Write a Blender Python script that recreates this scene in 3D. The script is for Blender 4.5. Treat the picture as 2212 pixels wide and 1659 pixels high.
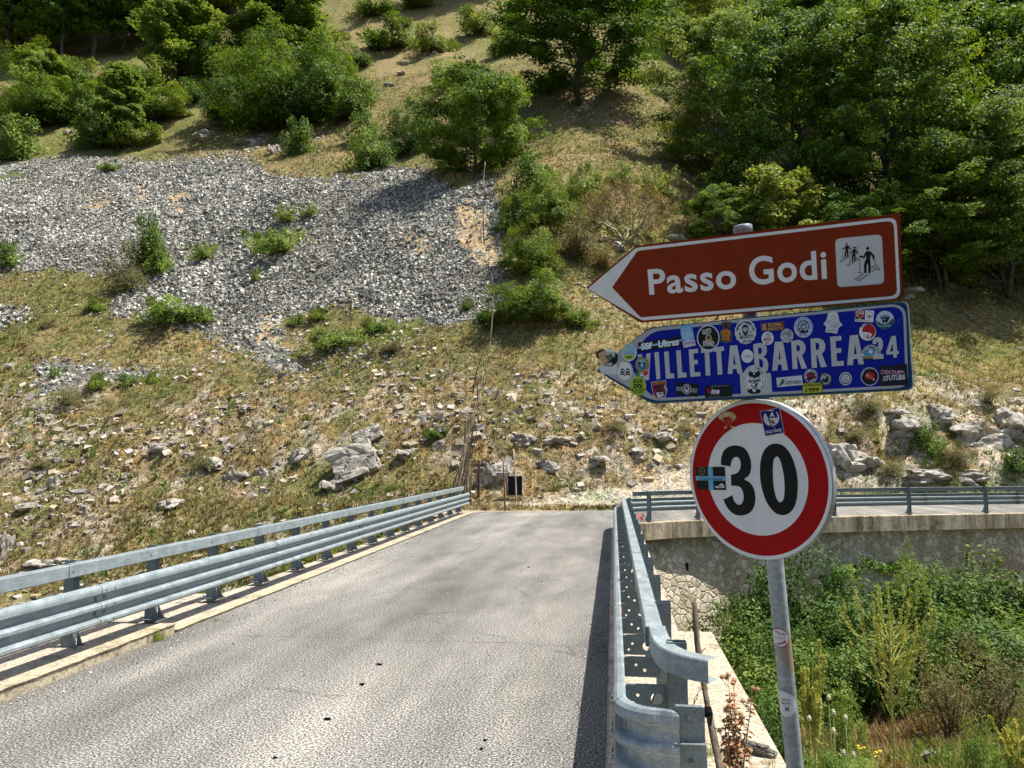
import bpy, bmesh, math, random
import numpy as np
from mathutils import Vector, Matrix
for o in list(bpy.data.objects): bpy.data.objects.remove(o)
scene = bpy.context.scene
COL = scene.collection
# ------------------------------------------------------------------ camera
F, W2, H2, CH = 1620.0, 1106.0, 829.5, 2.35
TH = math.atan(157/F); PS = math.atan(219/F*math.cos(TH))
FW = np.array([-math.sin(PS)*math.cos(TH), math.cos(PS)*math.cos(TH), math.sin(TH)])
RT = np.array([math.cos(PS), math.sin(PS), 0.0]); UP = np.cross(RT, FW)
CAM = np.array([0, 0, CH])
cd = bpy.data.cameras.new('camera'); cam = bpy.data.objects.new('camera', cd); COL.objects.link(cam)
cam.location = (0, 0, CH); cam.rotation_euler = (math.pi/2+TH, 0, PS)
cd.sensor_width = 36; cd.lens = F/2212*36; cd.clip_start = .05; cd.clip_end = 1500
scene.camera = cam
scene.render.resolution_x = 1024; scene.render.resolution_y = 768
# ------------------------------------------------------------------ world, sun, exposure
SUN = Vector((.45, .08, 1.0)).normalized()
w = bpy.data.worlds.new("World"); scene.world = w; w.use_nodes = True
nt = w.node_tree; nt.nodes.clear()
sky = nt.nodes.new('ShaderNodeTexSky'); sky.sky_type = 'NISHITA'; sky.sun_disc = False
sky.sun_elevation = math.asin(SUN.z); sky.sun_rotation = math.atan2(SUN.x, SUN.y); sky.altitude = 300; sky.dust_density = 3.0; sky.ozone_density = .8
bg = nt.nodes.new('ShaderNodeBackground'); bg.inputs[1].default_value = .088
wo = nt.nodes.new('ShaderNodeOutputWorld'); nt.links.new(sky.outputs[0], bg.inputs[0]); nt.links.new(bg.outputs[0], wo.inputs[0])
sd = bpy.data.lights.new('sun', 'SUN'); sd.energy = 4.8; sd.angle = math.radians(.5); sd.color = (1, .95, .86)
so = bpy.data.objects.new('sun', sd); COL.objects.link(so); so.rotation_euler = SUN.to_track_quat('Z', 'Y').to_euler()
scene.view_settings.view_transform = 'Standard'; scene.view_settings.look = 'None'
scene.view_settings.exposure = 0.88; scene.view_settings.gamma = 1
# ------------------------------------------------------------------ pixel helpers (2212 x 1659 frame of the photograph)
def ray(u, v): return FW + RT*((u-W2)/F) + UP*((H2-v)/F)
def PZ(u, v, z=0.):
    d = ray(u, v); return CAM + d*((z-CH)/d[2])
def proj(x, y, z):
    dx, dy, dz = x-CAM[0], y-CAM[1], z-CAM[2]
    f = dx*FW[0]+dy*FW[1]+dz*FW[2]; f = np.maximum(f, .01)
    return W2+F*(dx*RT[0]+dy*RT[1])/f, H2-F*(dx*UP[0]+dy*UP[1]+dz*UP[2])/f, f
# ------------------------------------------------------------------ numpy noise
def vnoise(x, y, s=0):
    x = np.asarray(x, float); y = np.asarray(y, float)
    ix = np.floor(x).astype(np.int64); iy = np.floor(y).astype(np.int64); fx = x-ix; fy = y-iy
    fx = fx*fx*(3-2*fx); fy = fy*fy*(3-2*fy)
    def h(a, b):
        n = (a*374761393 + b*668265263 + s*1442695041) & 0xffffffff
        n = ((n ^ (n >> 13))*1274126177) & 0xffffffff
        n = ((n ^ (n >> 16))*2246822519) & 0xffffffff
        return (n ^ (n >> 15))/4294967295.0
    a = h(ix, iy); b = h(ix+1, iy); c = h(ix, iy+1); d = h(ix+1, iy+1)
    return (a*(1-fx)+b*fx)*(1-fy)+(c*(1-fx)+d*fx)*fy
def fbm(x, y, s=0, o=4):
    t = 0; a = .5; n = 0
    for i in range(o):
        t = t+a*vnoise(x, y, s+i*17); n += a; x = x*2.03+3.1; y = y*2.03+1.7; a *= .5
    return t/n
def sst(x, a, b):
    t = np.clip((x-a)/(b-a), 0, 1); return t*t*(3-2*t)
# ------------------------------------------------------------------ lines of the place
XF = [-90, -20, -5.5, 0, 10.5, 20, 40, 80, 140]; YF = [36, 35, 32.6, 33.8, 38.4, 40.8, 47, 60, 78]     # far road edge
LEDGE = [(.87, 26.4), (1.9, 27.3), (3.27, 28.1), (5.5, 29.2), (7.97, 30.15), (11.5, 31.5), (16.4, 33.2), (26, 36.6), (40, 41.2), (80, 54)]
LX = [p[0] for p in LEDGE]; LY = [p[1] for p in LEDGE]
def inpoly(u, v, P):
    c = np.zeros(np.shape(u), bool); n = len(P)
    for i in range(n):
        x1, y1 = P[i]; x2, y2 = P[(i+1) % n]
        if y1 == y2: continue
        k = ((y1 > v) != (y2 > v)) & (u < (x2-x1)*(v-y1)/(y2-y1)+x1); c ^= k
    return c
def ground(x, y):
    x = np.asarray(x, float); y = np.asarray(y, float)
    yf = np.interp(x, XF, YF); d = y-yf
    mid = np.interp(d, [0, 1.5, 3, 6, 9, 15, 38, 60, 120, 400], [0, .3, 1.3, 3.9, 6.1, 10.8, 30, 46, 99, 430])
    rgt = np.interp(d, [0, .9, 2, 5, 7, 20, 40, 120, 400], [0, .2, 2.2, 5.0, 6.2, 12.6, 27, 92, 420])
    wr = sst(x, 2, 22)
    zh = mid*(1-wr)+rgt*wr
    a = np.clip(d/14, 0, 1)
    zh = zh+(fbm(x/14+5, y/14, 3, 3)-.5)*(2.0+3*sst(x, -4, 6))*a+(fbm(x/3.6, y/3.6, 9, 3)-.5)*1.5*np.clip((d-.8)/4, 0, 1)
    rk = np.clip((d-1)/2, 0, 1)*(1-.75*sst(d, 8, 12))
    zh = zh+(np.abs(fbm(x/1.7+y*.25, y/1.1-x*.3, 21, 4)-.5)*-2+.35)*.75*rk
    zh = zh+(fbm(x*1.3, y*1.3, 33, 2)-.5)*.30*np.clip(d-.5, 0, 1)
    for gx, gy, s1, s2, am in ((-18.5, 65, 8, 7, 1.3), (-33, 69, 6.5, 4.5, 2.2), (-47, 62, 8, 6, 2.0), (-30, 54, 3.5, 7, -1.6), (-8.5, 62, 3, 6, .9), (-24, 60, 2.4, 6, -1.4)):
        zh = zh+am*np.exp(-((x-gx)/s1)**2-((y-gy)/s2)**2)
    zl = np.interp(d, [-40, -26, -22, -18, -12, -8, -4, 0], [-.18, -.22, -.9, -2.6, -4.2, -4.6, -2.9, 0])+(fbm(x*.9, y*.9, 5, 4)-.5)*.7*sst(y, 12, 16)*sst(-d, 0, 1.5)
    zr = np.interp(y, [0, 3, 8, 13, 20, 27], [-.3, -.5, -1.7, -3.2, -4.1, -4.7])+(fbm(x*.6, y*.6, 8, 4)-.5)*.8*sst(y, 4, 10)+.09*np.clip(x-5, 0, 12)*sst(y, 6, 14)
    m = sst(x, -5, -2); low = zl*(1-m)+zr*m
    cor = sst(x, -7.25, -6.9)*(1-sst(x, .4, .7)); low = low*(1-cor)-.35*cor
    yw = np.interp(x, LX, LY)
    m2 = np.where(x > .4, sst(y-yw, .5, 1.0), 0.); low = low*(1-m2)-.12*m2
    z = np.where(d > 0, zh, np.where((d > -.25) & (x > -6.5), np.minimum(low, -.12*np.clip(-d/.25, 0, 1)), low))
    return z
def hit(u, v, y0=7.):
    d = ray(u, v); t = np.concatenate([np.arange(y0, 60, .06), np.arange(60, 260, .2)])/d[1]
    p = CAM[None]+t[:, None]*d[None]; g = ground(p[:, 0], p[:, 1]); k = np.argmax(p[:, 2] <= g)
    if not (p[:, 2] <= g).any(): k = len(t)-1
    return Vector((p[k, 0], p[k, 1], g[k])), t[k]
SCREE = [[(-250, 420), (0, 352), (170, 340), (300, 352), (500, 338), (545, 345), (570, 378), (700, 392), (850, 362), (905, 365), (965, 402), (1000, 412), (1055, 398), (1080, 480), (1092, 560), (1098, 620), (1060, 690), (960, 702), (860, 690), (720, 655), (610, 690), (600, 735), (655, 800), (600, 800), (500, 742), (440, 722), (330, 690), (235, 680), (260, 625), (340, 606), (200, 590), (80, 580), (-250, 610)],
         [(75, 800), (110, 780), (200, 790), (330, 800), (345, 820), (200, 822), (150, 850), (80, 860)], [(-20, 672), (60, 670), (66, 690), (-20, 700)]]
GREENP = [[(525, 520), (560, 502), (640, 498), (668, 512), (600, 552), (555, 560)], [(0, 370), (130, 378), (60, 388), (0, 388)], [(540, 585), (560, 580), (560, 612), (545, 612)], [(410, 530), (470, 535), (450, 562), (400, 556)], [(640, 720), (900, 690), (900, 730), (700, 745)]]
TAN = [[(975, 450), (1015, 430), (1050, 470), (1085, 555), (1040, 580), (995, 530)], [(360, 425), (410, 400), (400, 470), (365, 460)], [(285, 385), (310, 400), (315, 430), (300, 430)], [(180, 425), (250, 420), (235, 460), (190, 450)], [(555, 680), (600, 670), (590, 740), (545, 740)], [(565, 860), (600, 880), (640, 1000), (600, 960)], [(870, 500), (930, 520), (925, 545), (900, 545)]]
# ------------------------------------------------------------------ materials
MATS = {}
def new_mat(name):
    m = bpy.data.materials.new(name); m.use_nodes = True; t = m.node_tree
    return m, t, t.nodes, t.links, t.nodes['Principled BSDF']
def ramp(N, stops):
    r = N.new('ShaderNodeValToRGB'); e = r.color_ramp.elements
    while len(e) < len(stops): e.new(.5)
    for q, (p, c) in zip(e, stops): q.position = p; q.color = (*c, 1)
    return r
def tex(N, L, sc, det=4, rough=.6, kind='Noise', coord='Object', mp=None, **k):
    tc = N.new('ShaderNodeTexCoord'); t = N.new('ShaderNodeTex'+kind); t.inputs['Scale'].default_value = sc
    if kind == 'Noise': t.inputs['Detail'].default_value = det; t.inputs['Roughness'].default_value = rough
    src = tc.outputs[coord]
    if mp:
        m = N.new('ShaderNodeMapping'); m.inputs['Scale'].default_value = mp; L.new(src, m.inputs[0]); src = m.outputs[0]
    L.new(src, t.inputs['Vector']); return t
def mixc(N, L, f, a, b, mode='MIX'):
    m = N.new('ShaderNodeMix'); m.data_type = 'RGBA'; m.blend_type = mode
    for s, v in ((0, f), (6, a), (7, b)):
        if isinstance(v, (int, float)): m.inputs[s].default_value = v
        elif isinstance(v, tuple): m.inputs[s].default_value = (*v, 1)
        else: L.new(v, m.inputs[s])
    return m.outputs[2]
def bump(N, L, h, B, st=.5, dist=.02):
    b = N.new('ShaderNodeBump'); b.inputs['Strength'].default_value = st; b.inputs['Distance'].default_value = dist
    L.new(h, b.inputs['Height']); L.new(b.outputs[0], B.inputs['Normal']); return b
def paint(rgb, rough=.45, name=None, spec=.15, var=.08):
    key = ('p', tuple(rgb), rough)
    if key in MATS: return MATS[key]
    m, t, N, L, B = new_mat(name or 'sheet_colour')
    n = tex(N, L, 9, 5, .75, mp=(1, 1, .35)); r = ramp(N, [(.3, tuple(c*(1-var*1.6) for c in rgb)), (.7, tuple(min(1, c*(1+var*.5)) for c in rgb))])
    L.new(n.outputs[0], r.inputs[0]); L.new(r.outputs[0], B.inputs['Base Color'])
    B.inputs['Roughness'].default_value = rough; B.inputs['Specular IOR Level'].default_value = spec
    MATS[key] = m; return m
def mat_asphalt():
    m, t, N, L, B = new_mat('weathered_asphalt')
    fine = tex(N, L, 50, 4, .72); mid = tex(N, L, 9, 4); big = tex(N, L, .42, 4, .6, mp=(1, .28, 1)); streak = tex(N, L, 1.6, 5, .65, mp=(1, .35, 1))
    r1 = ramp(N, [(.375, (.018, .018, .018)), (.455, (.10, .098, .094)), (.54, (.235, .23, .22)), (.62, (.56, .545, .51))]); L.new(fine.outputs[0], r1.inputs[0])
    r2 = ramp(N, [(.3, (.50, .50, .50)), (.7, (1.22, 1.21, 1.19))]); L.new(big.outputs[0], r2.inputs[0])
    r3 = ramp(N, [(.3, (.75, .75, .74)), (.65, (1.12, 1.12, 1.12))]); L.new(streak.outputs[0], r3.inputs[0])
    c = mixc(N, L, 1., r1.outputs[0], r2.outputs[0], 'MULTIPLY'); c = mixc(N, L, 1., c, r3.outputs[0], 'MULTIPLY')
    band = tex(N, L, .9, 3, .5, mp=(1, .05, 1)); r4 = ramp(N, [(.38, (.84, .84, .84)), (.5, (1.02, 1.01, 1.)), (.64, (1.22, 1.2, 1.16))]); L.new(band.outputs[0], r4.inputs[0]); c = mixc(N, L, 1., c, r4.outputs[0], 'MULTIPLY')
    # fine cracks, some across, some wandering
    vo = tex(N, L, .33, kind='Voronoi', mp=(.7, 1.2, 1)); vo.feature = 'DISTANCE_TO_EDGE'
    wn = tex(N, L, 3., 4); va = N.new('ShaderNodeVectorMath'); va.operation = 'MULTIPLY_ADD'; va.inputs[1].default_value = (.35, .35, 0)
    tc = N.new('ShaderNodeTexCoord'); L.new(wn.outputs[1], va.inputs[0]); L.new(tc.outputs['Object'], va.inputs[2])
    L.new(va.outputs[0], vo.inputs['Vector'])
    rc = ramp(N, [(.0, (.35, .35, .35)), (.006, (1, 1, 1))]); L.new(vo.outputs[0], rc.inputs[0])
    msk = tex(N, L, .5, 2); rm = ramp(N, [(.52, (0, 0, 0)), (.6, (.8, .8, .8))]); L.new(msk.outputs[0], rm.inputs[0])
    c2 = mixc(N, L, 1., c, rc.outputs[0], 'MULTIPLY'); c = mixc(N, L, rm.outputs[0], c, c2)
    L.new(c, B.inputs['Base Color']); B.inputs['Roughness'].default_value = .85; B.inputs['Specular IOR Level'].default_value = .25
    bump(N, L, fine.outputs[0], B, .8, .012); return m
def mat_concrete(name, base=(.56, .50, .40), dark=(.22, .2, .16), vert=0.):
    m, t, N, L, B = new_mat(name)
    a = tex(N, L, 2.2, 6, .7); b = tex(N, L, 30, 4, .7); s = tex(N, L, 2.5, 5, .7, mp=(1, 1, .12))
    r = ramp(N, [(.3, dark), (.48, base), (.75, tuple(min(1, c*1.15) for c in base))]); L.new(a.outputs[0], r.inputs[0])
    r2 = ramp(N, [(.36, (.45, .43, .38)), (.56, (1.12, 1.12, 1.12))]); L.new(b.outputs[0], r2.inputs[0])
    c = mixc(N, L, 1., r.outputs[0], r2.outputs[0], 'MULTIPLY')
    if vert:
        r3 = ramp(N, [(.38, (.34, .31, .26)), (.6, (1.1, 1.1, 1.08))]); L.new(s.outputs[0], r3.inputs[0]); c = mixc(N, L, vert, c, r3.outputs[0], 'MULTIPLY')
    L.new(c, B.inputs['Base Color']); B.inputs['Roughness'].default_value = .9; B.inputs['Specular IOR Level'].default_value = .2
    bump(N, L, b.outputs[0], B, .7, .01); return m
def mat_steel(name='galvanised_steel', base=(.27, .32, .338), metal=.12, rough=.42):
    m, t, N, L, B = new_mat(name)
    a = tex(N, L, 5, 6, .7); b = tex(N, L, 60, 3, .6, kind='Noise'); s = tex(N, L, 22, 4, .7, mp=(.6, .12, 1.4))
    r = ramp(N, [(.3, tuple(c*.72 for c in base)), (.55, base), (.75, tuple(min(1, c*1.28) for c in base))]); L.new(a.outputs[0], r.inputs[0])
    r2 = ramp(N, [(.35, (.80, .81, .82)), (.6, (1.1, 1.1, 1.1))]); L.new(b.outputs[0], r2.inputs[0])
    r3 = ramp(N, [(.35, (.82, .83, .84)), (.65, (1.1, 1.1, 1.1))]); L.new(s.outputs[0], r3.inputs[0])
    c = mixc(N, L, 1., r.outputs[0], r2.outputs[0], 'MULTIPLY'); c = mixc(N, L, 1., c, r3.outputs[0], 'MULTIPLY')
    L.new(c, B.inputs['Base Color']); B.inputs['Metallic'].default_value = metal; B.inputs['Roughness'].default_value = rough
    rr = ramp(N, [(.3, (rough-.1,)*3), (.7, (rough+.18,)*3)]); L.new(a.outputs[0], rr.inputs[0]); L.new(rr.outputs[0], B.inputs['Roughness'])
    bump(N, L, b.outputs[0], B, .12, .004); return m
def mat_stonewall():
    m, t, N, L, B = new_mat('rubble_masonry')
    tc = N.new('ShaderNodeTexCoord'); wn = tex(N, L, 2.4, 3); va = N.new('ShaderNodeVectorMath'); va.operation = 'MULTIPLY_ADD'; va.inputs[1].default_value = (.22, .22, .22)
    L.new(wn.outputs[1], va.inputs[0]); L.new(tc.outputs['Object'], va.inputs[2])
    vs = []
    for f in ('DISTANCE_TO_EDGE', 'F1'):
        v = N.new('ShaderNodeTexVoronoi'); v.feature = f; v.inputs['Scale'].default_value = 3.9; v.inputs['Randomness'].default_value = .95; L.new(va.outputs[0], v.inputs['Vector']); vs.append(v)
    sep = N.new('ShaderNodeSeparateColor'); L.new(vs[1].outputs['Color'], sep.inputs[0])
    rs = ramp(N, [(0, (.33, .29, .21)), (.5, (.47, .42, .32)), (1, (.66, .60, .49))]); L.new(sep.outputs[0], rs.inputs[0])
    nz = tex(N, L, 12, 5, .7); rn = ramp(N, [(.3, (.65, .63, .6)), (.65, (1.1, 1.1, 1.1))]); L.new(nz.outputs[0], rn.inputs[0])
    c = mixc(N, L, 1., rs.outputs[0], rn.outputs[0], 'MULTIPLY')
    re = ramp(N, [(.01, (0, 0, 0)), (.10, (1, 1, 1))]); L.new(vs[0].outputs[0], re.inputs[0])
    c = mixc(N, L, re.outputs[0], (.32, .285, .21), c)
    st = tex(N, L, .8, 5, .65, mp=(1, 1, .4)); r3 = ramp(N, [(.35, (.72, .70, .58)), (.6, (1.05, 1.05, 1.05))]); L.new(st.outputs[0], r3.inputs[0])
    c = mixc(N, L, 1., c, r3.outputs[0], 'MULTIPLY')
    L.new(c, B.inputs['Base Color']); B.inputs['Roughness'].default_value = .95; B.inputs['Specular IOR Level'].default_value = .15
    hh = ramp(N, [(.0, (0, 0, 0)), (.16, (1, 1, 1))]); L.new(vs[0].outputs[0], hh.inputs[0])
    add = mixc(N, L, .25, hh.outputs[0], nz.outputs[0]); bump(N, L, add, B, .8, .045); return m
def mat_terrain():
    m, t, N, L, B = new_mat('hillside_ground')
    at = N.new('ShaderNodeAttribute'); at.attribute_name = 'albedo'
    a = tex(N, L, 2.6, 6, .75); b = tex(N, L, 11, 4, .7); g = tex(N, L, .55, 5, .7)
    ra = ramp(N, [(.33, (.30, .29, .24)), (.5, (.9, .9, .88)), (.66, (1.65, 1.62, 1.55))]); L.new(a.outputs[0], ra.inputs[0])
    rb = ramp(N, [(.36, (.35, .35, .30)), (.58, (1.25, 1.25, 1.22))]); L.new(b.outputs[0], rb.inputs[0])
    rg = ramp(N, [(.33, (.78, .92, .70)), (.46, (1, 1, 1)), (.62, (1.18, 1.0, .84))]); L.new(g.outputs[0], rg.inputs[0])
    c = mixc(N, L, 1., at.outputs[0], ra.outputs[0], 'MULTIPLY'); c = mixc(N, L, 1., c, rb.outputs[0], 'MULTIPLY'); c = mixc(N, L, 1., c, rg.outputs[0], 'MULTIPLY')
    L.new(c, B.inputs['Base Color']); B.inputs['Roughness'].default_value = .95; B.inputs['Specular IOR Level'].default_value = .1
    ad = N.new('ShaderNodeMath'); ad.operation = 'ADD'; L.new(a.outputs[0], ad.inputs[0]); L.new(b.outputs[0], ad.inputs[1])
    bump(N, L, ad.outputs[0], B, 1., .22); return m
def mat_rock(name='limestone', lo=(.17, .15, .12), mid=(.40, .37, .32), hi=(.62, .59, .53), sc=1.):
    m, t, N, L, B = new_mat(name)
    a = tex(N, L, 1.6*sc, 7, .72); b = tex(N, L, 5*sc, 7, .75)
    r = ramp(N, [(.3, lo), (.48, mid), (.68, hi)]); L.new(a.outputs[0], r.inputs[0])
    r2 = ramp(N, [(.32, (.5, .48, .45)), (.55, (1.1, 1.1, 1.1))]); L.new(b.outputs[0], r2.inputs[0])
    c = mixc(N, L, 1., r.outputs[0], r2.outputs[0], 'MULTIPLY'); L.new(c, B.inputs['Base Color'])
    B.inputs['Roughness'].default_value = .92; B.inputs['Specular IOR Level'].default_value = .2
    bump(N, L, b.outputs[0], B, 1., .12/sc); return m
def mat_stones(name):       # thousands of small stones with a tint attribute each
    m, t, N, L, B = new_mat(name); at = N.new('ShaderNodeAttribute'); at.attribute_name = 'tint'
    n = tex(N, L, 7, 3); r = ramp(N, [(.35, (.7, .7, .7)), (.6, (1.1, 1.1, 1.1))]); L.new(n.outputs[0], r.inputs[0])
    L.new(mixc(N, L, 1., at.outputs[0], r.outputs[0], 'MULTIPLY'), B.inputs['Base Color'])
    B.inputs['Roughness'].default_value = .9; B.inputs['Specular IOR Level'].default_value = .2; return m
def mat_leaf(name, c1, c2, c3, trans=.35, sc=.9, attr=False):
    m = bpy.data.materials.new(name); m.use_nodes = True; t = m.node_tree; N = t.nodes; L = t.links
    N.clear(); out = N.new('ShaderNodeOutputMaterial'); D = N.new('ShaderNodeBsdfPrincipled'); T = N.new('ShaderNodeBsdfTranslucent'); X = N.new('ShaderNodeMixShader')
    D.inputs['Roughness'].default_value = .62; D.inputs['Specular IOR Level'].default_value = .25
    if attr:
        at = N.new('ShaderNodeAttribute'); at.attribute_name = 'tint'; col = at.outputs[0]
    else:
        n = tex(N, L, sc, 4, .65); r = ramp(N, [(.34, c1), (.5, c2), (.66, c3)]); L.new(n.outputs[0], r.inputs[0])
        oi = N.new('ShaderNodeObjectInfo'); rr = ramp(N, [(0, (.72, .8, .75)), (.5, (1, 1, 1)), (1, (1.3, 1.12, .95))]); L.new(oi.outputs['Random'], rr.inputs[0])
        col = mixc(N, L, 1., r.outputs[0], rr.outputs[0], 'MULTIPLY')
    tcx = mixc(N, L, 1., col, (1.25, 1.2, .55), 'MULTIPLY')
    L.new(col, D.inputs['Base Color']); L.new(tcx, T.inputs[0]); X.inputs[0].default_value = trans
    L.new(D.outputs[0], X.inputs[1]); L.new(T.outputs[0], X.inputs[2]); L.new(X.outputs[0], out.inputs[0]); return m
def mat_bark(name, a, b, sc=8):
    m, t, N, L, B = new_mat(name); n = tex(N, L, sc, 5, .7, mp=(1, 1, .25)); r = ramp(N, [(.35, a), (.65, b)]); L.new(n.outputs[0], r.inputs[0])
    L.new(r.outputs[0], B.inputs['Base Color']); B.inputs['Roughness'].default_value = .9; bump(N, L, n.outputs[0], B, .8, .02); return m
M_ASPH = mat_asphalt(); M_CONC = mat_concrete('pale_concrete', (.42, .37, .30), (.16, .14, .11)); M_LEDGE = mat_concrete('stained_concrete', (.46, .40, .30), (.17, .15, .11), 1.)
M_STEEL = mat_steel(); M_STEELD = mat_steel('dull_steel', (.16, .205, .22), .15, .5); M_WALL = mat_stonewall(); M_TERR = mat_terrain()
M_ROCK = mat_rock(); M_STONE = mat_stones('loose_stone'); M_POLE = mat_steel('pole_zinc', (.30, .34, .36), .3, .5)
M_BEECH = mat_leaf('beech_leaves', (.030, .085, .008), (.095, .185, .018), (.28, .38, .05), .28); M_JUN = mat_leaf('juniper_leaves', (.045, .095, .012), (.11, .185, .022), (.26, .34, .05), .25)
M_LIGHT = mat_leaf('light_leaves', (.10, .16, .03), (.19, .27, .055), (.30, .36, .10)); M_BUSH = mat_leaf('bush_leaves', (.06, .13, .014), (.13, .23, .03), (.28, .38, .08), .3, 1.5)
M_BUSHD = mat_leaf('dark_bush_leaves', (.03, .07, .01), (.07, .135, .02), (.17, .25, .05), .25, 1.5)
M_DRY = mat_leaf('dry_leaves', (.12, .09, .04), (.20, .16, .06), (.17, .20, .05), .2); M_GRASS = mat_leaf('grass_blades', 0, 0, 0, .25, attr=True)
M_BARK = mat_bark('grey_bark', (.035, .03, .025), (.12, .105, .085)); M_WOOD = mat_bark('weathered_wood', (.07, .045, .03), (.22, .16, .11)); M_PALEWOOD = mat_bark('barkless_wood', (.28, .22, .15), (.5, .43, .33))
M_STICK = mat_bark('stick_bark', (.05, .035, .025), (.17, .125, .09), 20)
M_THISTLE = mat_bark('dry_thistle', (.20, .10, .045), (.48, .28, .14), 30); M_YEL = mat_bark('yellow_stalk', (.28, .27, .05), (.52, .5, .14), 25); M_TEAS = mat_bark('teasel_green', (.16, .20, .05), (.36, .38, .14), 25)
M_TEASH = mat_bark('teasel_head', (.34, .34, .17), (.62, .60, .38), 40)
# ------------------------------------------------------------------ mesh helpers
def link(o, parent=None, label=None, cat=None, group=None, kind=None):
    COL.objects.link(o)
    if parent is not None: o.parent = parent
    if label: o['label'] = label
    if cat: o['category'] = cat
    if group: o['group'] = group
    if kind: o['kind'] = kind
    return o
def empty(name, loc, label, cat, group=None, rz=0, sc=None):
    o = bpy.data.objects.new(name, None); o.location = loc; o.rotation_euler = (0, 0, rz); o.empty_display_size = .2
    if sc: o.scale = sc
    return link(o, None, label, cat, group)
class MB:
    def __init__(s): s.v = []; s.f = []; s.m = []
    def add(s, vs, fs, mi=0):
        b = len(s.v); s.v += [tuple(map(float, p)) for p in vs]
        for f in fs: s.f.append(tuple(b+i for i in f)); s.m.append(mi)
    def box(s, c, d, R=None, mi=0, ch=0):
        x, y, z = [q/2 for q in d]; P = [Vector((a*x, b*y, e*z)) for a in (-1, 1) for b in (-1, 1) for e in (-1, 1)]
        if R is not None: P = [R @ p for p in P]
        c = Vector(c); s.add([p+c for p in P], [(0, 1, 3, 2), (4, 6, 7, 5), (0, 4, 5, 1), (2, 3, 7, 6), (0, 2, 6, 4), (1, 5, 7, 3)], mi)
    def tube(s, pts, rad, n=8, mi=0, cap=True):
        pts = [Vector(p) for p in pts]; k = len(pts); rad = [rad]*k if isinstance(rad, (int, float)) else rad
        vs = []; prev = None
        for i, p in enumerate(pts):
            t = (pts[min(i+1, k-1)]-pts[max(i-1, 0)]).normalized()
            a = prev if prev is not None else (Vector((0, 0, 1)) if abs(t.z) < .9 else Vector((1, 0, 0)))
            e1 = (a-t*a.dot(t)).normalized(); e2 = t.cross(e1); prev = e1
            for j in range(n): th = 2*math.pi*j/n; vs.append(p+(e1*math.cos(th)+e2*math.sin(th))*rad[i])
        fs = [(i*n+j, i*n+(j+1) % n, (i+1)*n+(j+1) % n, (i+1)*n+j) for i in range(k-1) for j in range(n)]
        if cap: fs += [tuple(reversed(range(n))), tuple(range((k-1)*n, k*n))]
        s.add(vs, fs, mi)
    def build(s, name, mats, parent=None, smooth=False, bevel=0, **k):
        me = bpy.data.meshes.new(name); me.from_pydata(s.v, [], s.f)
        mats = mats if isinstance(mats, list) else [mats]
        for m in mats: me.materials.append(m)
        if len(mats) > 1: me.polygons.foreach_set('material_index', s.m)
        if smooth: me.polygons.foreach_set('use_smooth', [True]*len(s.f))
        me.update(); o = bpy.data.objects.new(name, me)
        if bevel:
            b = o.modifiers.new('b', 'BEVEL'); b.width = bevel; b.segments = 2; b.limit_method = 'ANGLE'
        return link(o, parent, **k)
def np_mesh(name, V, Fc, mat, tint=None, smooth=False, attr='tint'):
    V = np.asarray(V, np.float32); Fc = np.asarray(Fc, np.int32); k = Fc.shape[1]; me = bpy.data.meshes.new(name)
    me.vertices.add(len(V)); me.vertices.foreach_set('co', V.ravel()); me.loops.add(Fc.size); me.polygons.add(len(Fc))
    me.loops.foreach_set('vertex_index', Fc.ravel()); me.polygons.foreach_set('loop_start', np.arange(0, Fc.size, k, dtype=np.int32))
    me.polygons.foreach_set('loop_total', np.full(len(Fc), k, np.int32)); me.polygons.foreach_set('use_smooth', np.full(len(Fc), smooth))
    me.update(calc_edges=True); me.materials.append(mat)
    if tint is not None:
        a = me.attributes.new(attr, 'FLOAT_COLOR', 'POINT'); c = np.ones((len(V), 4), np.float32); c[:, :3] = tint; a.data.foreach_set('color', c.ravel())
    return me
def obj(name, me, parent=None, **k): return link(bpy.data.objects.new(name, me), parent, **k)
def fill2d(polys, ext=0.):        # outlines (outer ones and holes) -> filled mesh data in the XY plane
    cu = bpy.data.curves.new('c', 'CURVE'); cu.dimensions = '2D'; cu.fill_mode = 'BOTH'; cu.extrude = ext
    for P in polys:
        s = cu.splines.new('POLY'); s.points.add(len(P)-1); s.use_cyclic_u = True
        for q, p in zip(s.points, P): q.co = (p[0], p[1], 0, 1)
    return curve_data(cu)
def curve_data(cu):
    o = bpy.data.objects.new('c', cu); COL.objects.link(o); dg = bpy.context.evaluated_depsgraph_get(); dg.update()
    me = o.evaluated_get(dg).to_mesh(); V = [tuple(v.co) for v in me.vertices]; Fc = [tuple(p.vertices) for p in me.polygons]
    o.evaluated_get(dg).to_mesh_clear(); bpy.data.objects.remove(o); bpy.data.curves.remove(cu); return V, Fc
def smooth_pts(P, n=4):
    out = []; k = len(P)
    for i in range(k):
        p0, p1, p2, p3 = [np.array(P[(i+j) % k], float) for j in (-1, 0, 1, 2)]
        for t in np.arange(n)/n: out.append(tuple(.5*((2*p1)+(-p0+p2)*t+(2*p0-5*p1+4*p2-p3)*t*t+(-p0+3*p1-3*p2+p3)*t**3)))
    return out
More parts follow.
